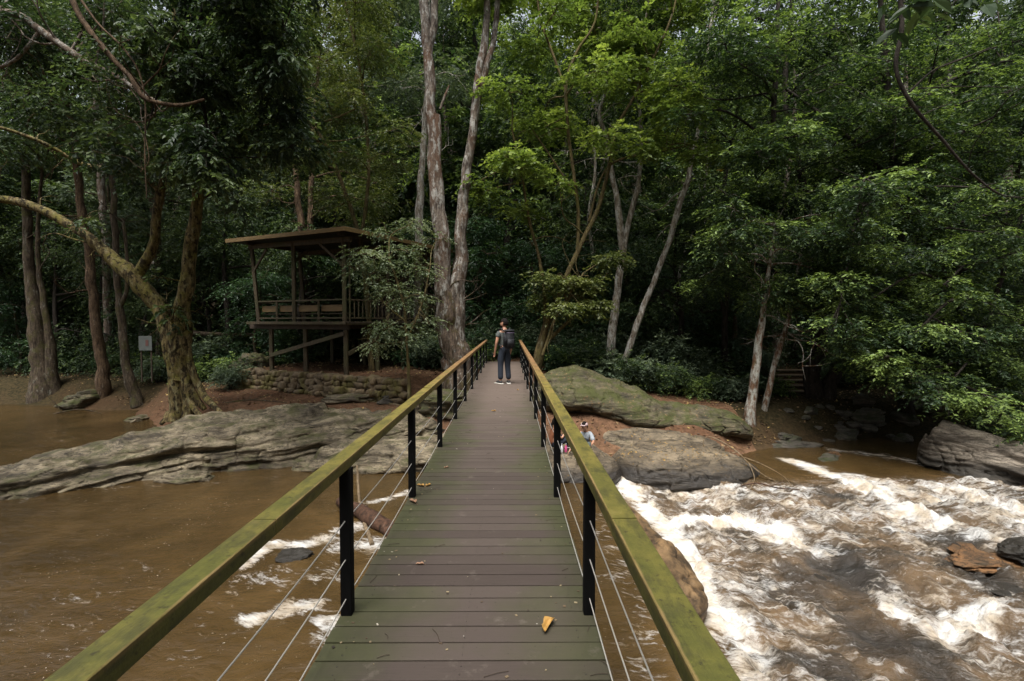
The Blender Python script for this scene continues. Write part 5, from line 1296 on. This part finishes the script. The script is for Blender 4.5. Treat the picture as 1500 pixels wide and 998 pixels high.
def person(label, loc, rz, J, head_yaw, top, legs, hairstyle='short', sleeve_mat=None, head_pitch=0.0, group=None, shoes=True, jacket=False, beard=False):
    root = empty('person', loc, 0.0); tag(root, label, 'person', group)
    body_r = dict(pelvis=.115, spine=.10, chest=.125, neck=.055, head=.06)
    for s in 'LR': body_r.update({'sh' + s: .056, 'el' + s: .040, 'wr' + s: .026, 'ha' + s: .030, 'hip' + s: .085, 'kn' + s: .056, 'an' + s: .036, 'to' + s: .032})
    J = {k: np.array(v, float) for k, v in J.items()}
    J['head'] = J['hd'] - np.array([0, 0, .06]); JJ = {k: v for k, v in J.items() if k != 'hd'}
    E = [('pelvis', 'spine'), ('spine', 'chest'), ('chest', 'neck'), ('neck', 'head')]
    for s in 'LR': E += [('chest', 'sh' + s), ('sh' + s, 'el' + s), ('el' + s, 'wr' + s), ('wr' + s, 'ha' + s), ('pelvis', 'hip' + s), ('hip' + s, 'kn' + s), ('kn' + s, 'an' + s), ('an' + s, 'to' + s)]
    for s in 'LR':                                # fingers
        d = J['ha' + s] - J['wr' + s]; d /= np.linalg.norm(d); q = np.cross(d, [1, .2, 0]); q /= np.linalg.norm(q); w = np.cross(d, q)
        for k, (off, L) in enumerate(((-.027, .062), (-.009, .076), (.010, .072), (.027, .056))):
            a = J['ha' + s] + d * .022 + q * off; b_ = a + d * L * .5 + w * .004; e = b_ + d * L * .45 + w * .018
            for n_, pnt, r in (('fa', a, .0095), ('fb', b_, .0085), ('fc', e, .0065)): JJ[n_ + s + str(k)] = pnt; body_r[n_ + s + str(k)] = r
            E += [('ha' + s, 'fa' + s + str(k)), ('fa' + s + str(k), 'fb' + s + str(k)), ('fb' + s + str(k), 'fc' + s + str(k))]
        a = J['ha' + s] - d * .02 + q * -.03 + w * .01; e = a + d * .04 - q * .018
        JJ['ta' + s] = a; JJ['tb' + s] = e; body_r['ta' + s] = .011; body_r['tb' + s] = .008; E += [('ha' + s, 'ta' + s), ('ta' + s, 'tb' + s)]
    me = skin_mesh(JJ, E, body_r, 'pelvis')
    bm, (cy, sy) = head_mesh(J['hd'], head_yaw, head_pitch)
    bm.from_mesh(me); me2 = bpy.data.meshes.new('body'); bm.to_mesh(me2); bm.free()
    def add(name, mesh, mat, par=root):
        mesh.materials.clear(); mesh.materials.append(mat); mesh.polygons.foreach_set('use_smooth', np.ones(len(mesh.polygons), bool))
        o = bpy.data.objects.new(name, mesh); col.objects.link(o); o.parent = par; return o
    add('body', me2, M['skin'])
    def sub(names, E_, R_, root_): return skin_mesh({n_: JJ[n_] if n_ in JJ else EX[n_] for n_ in names}, E_, R_, root_)
    EX = {}
    for s in 'LR':
        f = .55 if not sleeve_mat else .97
        EX['se' + s] = JJ['sh' + s] * (1 - f) + JJ['el' + s] * f
        EX['cu' + s] = JJ['an' + s] + (JJ['kn' + s] - JJ['an' + s]) * .05
        EX['hm' + s] = JJ['pelvis'] + (JJ['spine'] - JJ['pelvis']) * -.15
    EX['col'] = JJ['chest'] + (JJ['neck'] - JJ['chest']) * .62
    add('shirt', sub(['pelvis', 'spine', 'chest', 'col', 'shL', 'shR', 'seL', 'seR'], [('pelvis', 'spine'), ('spine', 'chest'), ('chest', 'col'), ('chest', 'shL'), ('chest', 'shR'), ('shL', 'seL'), ('shR', 'seR')],
        dict(pelvis=.145, spine=.135, chest=.152, col=.085, shL=.078, shR=.078, seL=.068, seR=.068), 'pelvis'), M[top])
    add('trousers', sub(['spine', 'pelvis', 'hipL', 'hipR', 'knL', 'knR', 'cuL', 'cuR'], [('spine', 'pelvis'), ('pelvis', 'hipL'), ('pelvis', 'hipR'), ('hipL', 'knL'), ('hipR', 'knR'), ('knL', 'cuL'), ('knR', 'cuR')],
        dict(spine=.10, pelvis=.138, hipL=.115, hipR=.115, knL=.082, knR=.082, cuL=.076, cuR=.076), 'pelvis'), M[legs])
    if shoes:
        for s in 'LR':
            d = J['to' + s] - J['an' + s]; d[2] = 0; d /= np.linalg.norm(d); gz = min(J['anL'][2], J['anR'][2]) 
            a = J['an' + s] - d * .06; zz = J['to' + s][2]; a[2] = zz; e = a + d * .28
            add('shoe', skin_mesh({'a': a + [0, 0, .012], 'b': a + d * .08 + [0, 0, .02], 'c': e - d * .03}, [('a', 'b'), ('b', 'c')], dict(a=.045, b=.05, c=.042), 'a'), M['shoe'])
            m = MB(); m.bar(a - d * .04 + [0, 0, -.03], e + d * .02 + [0, 0, -.03], .10, .024, bev=.3); add('sole', m.mesh('sole'), M['sole'])
    # hair or cap
    hb, _ = head_mesh(np.zeros(3), 0, 0)
    Vh = np.array([v.co[:] for v in hb.verts]); keep = (Vh[:, 2] > .035) | ((Vh[:, 1] < .012) & (Vh[:, 2] > -.055))
    if hairstyle == 'bun': keep = (Vh[:, 2] > .03) | ((Vh[:, 1] < .01) & (Vh[:, 2] > -.1))
    for v, p, k_ in zip(hb.verts, Vh, keep): v.co = Vector(p) * 1.09 + Vector((0, -.004, .006))
    hb.verts.ensure_lookup_table()
    bmesh.ops.delete(hb, geom=[v for v, k_ in zip(list(hb.verts), keep) if not k_], context='VERTS')
    for v in hb.verts:
        x_, y_, z_ = v.co; z2 = y_ * math.sin(head_pitch) + z_ * math.cos(head_pitch); y2 = y_ * math.cos(head_pitch) - z_ * math.sin(head_pitch)
        v.co = (x_ * cy - y2 * sy + J['hd'][0], x_ * sy + y2 * cy + J['hd'][1], z2 + J['hd'][2])
    me3 = bpy.data.meshes.new('hair'); hb.to_mesh(me3); hb.free(); h = add('hair', me3, M['hair']); so = h.modifiers.new('t', 'SOLIDIFY'); so.thickness = .012; so.offset = 1
    def hp(x_, y_, z_): return np.array([x_ * cy - y_ * sy, x_ * sy + y_ * cy, z_]) + J['hd']
    for s in (-1, 1):
        m = MB(); m.tube([hp(s * .03 - .009, .083, .004), hp(s * .03, .089, .006), hp(s * .03 + .009, .083, .004)], [.003, .0075, .003], 8); add('eye', m.mesh('eye'), M['eye'])
    m = MB(); m.tube([hp(-.02, .091, -.05), hp(0, .098, -.05), hp(.02, .091, -.05)], [.002, .005, .002], 6); add('mouth', m.mesh('mouth'), mat_plain('lips', (.3, .12, .09), .5))
    if beard:
        add('beard', skin_mesh({'a': hp(-.055, .03, -.07), 'b': hp(-.03, .075, -.088), 'c': hp(0, .088, -.095), 'd': hp(.03, .075, -.088), 'e': hp(.055, .03, -.07)}, [('a', 'b'), ('b', 'c'), ('c', 'd'), ('d', 'e')], dict(a=.016, b=.022, c=.024, d=.022, e=.016), 'c'), M['hair'])
    if hairstyle == 'bun':
        m = MB(); m.tube([hp(0, -.09, .0), hp(0, -.12, -.02), hp(0, -.13, -.10), hp(0, -.11, -.2)], [.02, .035, .03, .01], 8); add('ponytail', m.mesh('ponytail'), M['hair'])
    if hairstyle == 'cap':
        m = MB(); th_ = np.linspace(0, math.pi / 2, 6)
        m.tube([hp(0, 0, .045 + .085 * math.sin(q)) for q in th_], [.098 * math.cos(q) + .004 for q in th_], 20)
        m.bar(hp(0, .05, .052), hp(0, .165, .045), .14, .012, bev=.4); c2 = add('cap', m.mesh('cap'), M['cap'])
    if jacket:
        add('vest', sub(['pelvis', 'spine', 'chest'], [('pelvis', 'spine'), ('spine', 'chest')], dict(pelvis=.15, spine=.148, chest=.162), 'pelvis'), M['vest'])
    root.rotation_euler = (0, 0, rz)
    return root
stand = dict(pelvis=(0, 0, .96), spine=(0, .01, 1.14), chest=(0, .0, 1.33), neck=(0, -.015, 1.49), hd=(0, .02, 1.645),
             shL=(-.17, -.01, 1.41), elL=(-.245, -.03, 1.13), wrL=(-.255, .05, .89), haL=(-.255, .075, .82),
             shR=(.17, -.01, 1.41), elR=(.25, .0, 1.14), wrR=(.24, .10, .92), haR=(.235, .13, .85),
             hipL=(-.085, 0, .92), knL=(-.105, .03, .50), anL=(-.12, -.01, .09), toL=(-.15, .12, .045),
             hipR=(.085, 0, .92), knR=(.10, .02, .50), anR=(.115, -.03, .09), toR=(.15, .10, .045))
px_ = onz(739, 562.5, 0)
FP = (px_[0], px_[1], 0.0)
person('man in grey t-shirt and jeans standing on the bridge looking left', FP, R(24), stand, R(48), 'grey_tee', 'jeans', beard=True)
def backpack():
    rz = R(24); root = empty('backpack', FP, 0); tag(root, 'black backpack on the back of the standing man', 'backpack')
    def rb(name, c, s, mat, bev=.04):
        bm = bmesh.new(); bmesh.ops.create_cube(bm, size=1); 
        for v in bm.verts:
            v.co.x *= s[0] * (1 - .10 * (v.co.z > 0)); v.co.y *= s[1] * (1 - .2 * (v.co.z > 0)); v.co.z *= s[2]
        bmesh.ops.bevel(bm, geom=bm.edges[:], offset=bev, segments=4, affect='EDGES')
        for v in bm.verts: v.co += Vector(c)
        me = bpy.data.meshes.new(name); bm.to_mesh(me); bm.free(); me.materials.append(mat); me.polygons.foreach_set('use_smooth', np.ones(len(me.polygons), bool))
        o = bpy.data.objects.new(name, me); col.objects.link(o); o.parent = root
    rb('bag', (0.02, -.25, 1.22), (.31, .19, .50), M['pack'], .05)
    rb('front_pocket', (0.02, -.35, 1.13), (.24, .06, .25), M['pack'], .025)
    rb('top_flap', (0.02, -.26, 1.455), (.30, .19, .06), M['pack'], .025)
    rb('trim', (0.02, -.355, 1.40), (.25, .012, .014), M['pack_trim'], .004)
    for s in (-1, 1):
        m = MB(); P = spline([(s * .10 + .01, -.17, 1.44), (s * .115, -.05, 1.505), (s * .125, .10, 1.44), (s * .13, .155, 1.28), (s * .16, .10, 1.12), (s * .15, -.16, 1.02)], 6)
        m.tube(P, .02, 8)
        o = bpy.data.objects.new('strap', m.mesh('strap')); o.data.materials.append(M['pack']); col.objects.link(o); o.parent = root
    root.rotation_euler = (0, 0, rz)
backpack()
sit = dict(pelvis=(0, 0, .13), spine=(0, .03, .31), chest=(0, .06, .50), neck=(0, .08, .65), hd=(0, .12, .80),
           shL=(-.16, .06, .58), elL=(-.2, .20, .36), wrL=(-.10, .30, .52), haL=(-.06, .30, .60),
           shR=(.16, .06, .58), elR=(.21, .22, .36), wrR=(.13, .36, .50), haR=(.09, .37, .57),
           hipL=(-.09, .04, .12), knL=(-.15, .42, .36), anL=(-.12, .56, .06), toL=(-.12, .68, .03),
           hipR=(.09, .04, .12), knR=(.15, .44, .34), anR=(.12, .60, .06), toR=(.12, .72, .03))
sitm = dict(sit); sitm.update(wrR=(.38, .24, .12), haR=(.42, .28, .06), elR=(.34, .12, .34), shR=(.18, .06, .58), wrL=(-.2, .42, .3), haL=(-.18, .48, .26), elL=(-.26, .2, .36), hd=(0, .17, .78))
pw = at(811, 659, 14.9); pm = at(857, 662, 14.6)
person('woman in rust top sitting on the flat rock with hands raised to her face', (pw[0] - .05, pw[1], -2.06), R(-75), sit, R(0), 'orange_top', 'jeans', 'bun')
person('man in a faded cap and dark vest sitting right of the woman on the rock', (pm[0], pm[1], -2.06), R(165), sitm, R(-15), 'sleeve', 'shorts', 'cap', sleeve_mat=True, jacket=True, head_pitch=-.3)
def bottle(px, py, col_, label):
    p = at(px, py, 14.6); m = MB()
    m.tube([(0, 0, 0), (0, 0, .02), (0, 0, .15), (0, 0, .19), (0, 0, .22)], [.034, .038, .038, .016, .014], 14)
    root = empty('bottle', (p[0], p[1], -2.06)); tag(root, label, 'bottle')
    o = bpy.data.objects.new('flask', m.mesh('flask')); o.data.materials.append(mat_plain('bottle', col_, .25)); col.objects.link(o); o.parent = root
    m = MB(); m.tube([(0, 0, .22), (0, 0, .245)], .017, 12); o = bpy.data.objects.new('cap', m.mesh('cap')); o.data.materials.append(mat_plain('cap', (.5, .5, .5), .4)); col.objects.link(o); o.parent = root
bottle(823, 660, (.6, .6, .62), 'clear pale bottle on the rock beside the seated woman')
bottle(829, 660, (.5, .08, .2), 'pink bottle on the rock right of the pale one')

# ------------------------------------------------------------------ light, sky, camera
SUN_EL, SUN_AZ = 66, 200      # azimuth clockwise from +Y
w = bpy.data.worlds.new('World'); sc.world = w; w.use_nodes = True
nt = w.node_tree; nt.nodes.clear()
sky = nt.nodes.new('ShaderNodeTexSky'); sky.sky_type = 'NISHITA'; sky.sun_disc = False
sky.sun_elevation = R(SUN_EL); sky.sun_rotation = R(SUN_AZ); sky.air_density = 1.0; sky.dust_density = 4.0; sky.ozone_density = 1.0
bg = nt.nodes.new('ShaderNodeBackground'); bg.inputs[1].default_value = .15
ow = nt.nodes.new('ShaderNodeOutputWorld'); hs = nt.nodes.new('ShaderNodeHueSaturation'); hs.inputs['Saturation'].default_value = .35; nt.links.new(sky.outputs[0], hs.inputs['Color']); nt.links.new(hs.outputs[0], bg.inputs[0]); nt.links.new(bg.outputs[0], ow.inputs[0])
L = bpy.data.lights.new('sun', 'SUN'); L.energy = 2.8; L.angle = R(32); L.color = (1, .97, .92)
lo = bpy.data.objects.new('sun', L); col.objects.link(lo)
sd = Vector((math.sin(R(SUN_AZ)) * math.cos(R(SUN_EL)), math.cos(R(SUN_AZ)) * math.cos(R(SUN_EL)), math.sin(R(SUN_EL))))
lo.rotation_euler = (-sd).to_track_quat('-Z', 'Y').to_euler(); lo.location = (20, 20, 40)

cd = bpy.data.cameras.new('camera'); cd.sensor_width = 36; cd.lens = 36 * F / 1500; cd.clip_end = 1000; cd.clip_start = .05
co = bpy.data.objects.new('camera', cd); col.objects.link(co); co.location = tuple(CAM)
Mx = Matrix(((rt[0], up[0], -fw[0]), (rt[1], up[1], -fw[1]), (rt[2], up[2], -fw[2])))
co.rotation_euler = Mx.to_euler()
sc.camera = co
sc.view_settings.view_transform = 'Standard'; sc.view_settings.look = 'None'; sc.view_settings.exposure = 0.85; sc.view_settings.gamma = 1.0
sc.cycles.use_denoising = True
sc.cycles.max_bounces = 6; sc.cycles.diffuse_bounces = 2; sc.cycles.glossy_bounces = 2; sc.cycles.transmission_bounces = 3; sc.cycles.transparent_max_bounces = 4
sc.cycles.caustics_reflective = False; sc.cycles.caustics_refractive = False; sc.cycles.sample_clamp_indirect = 4
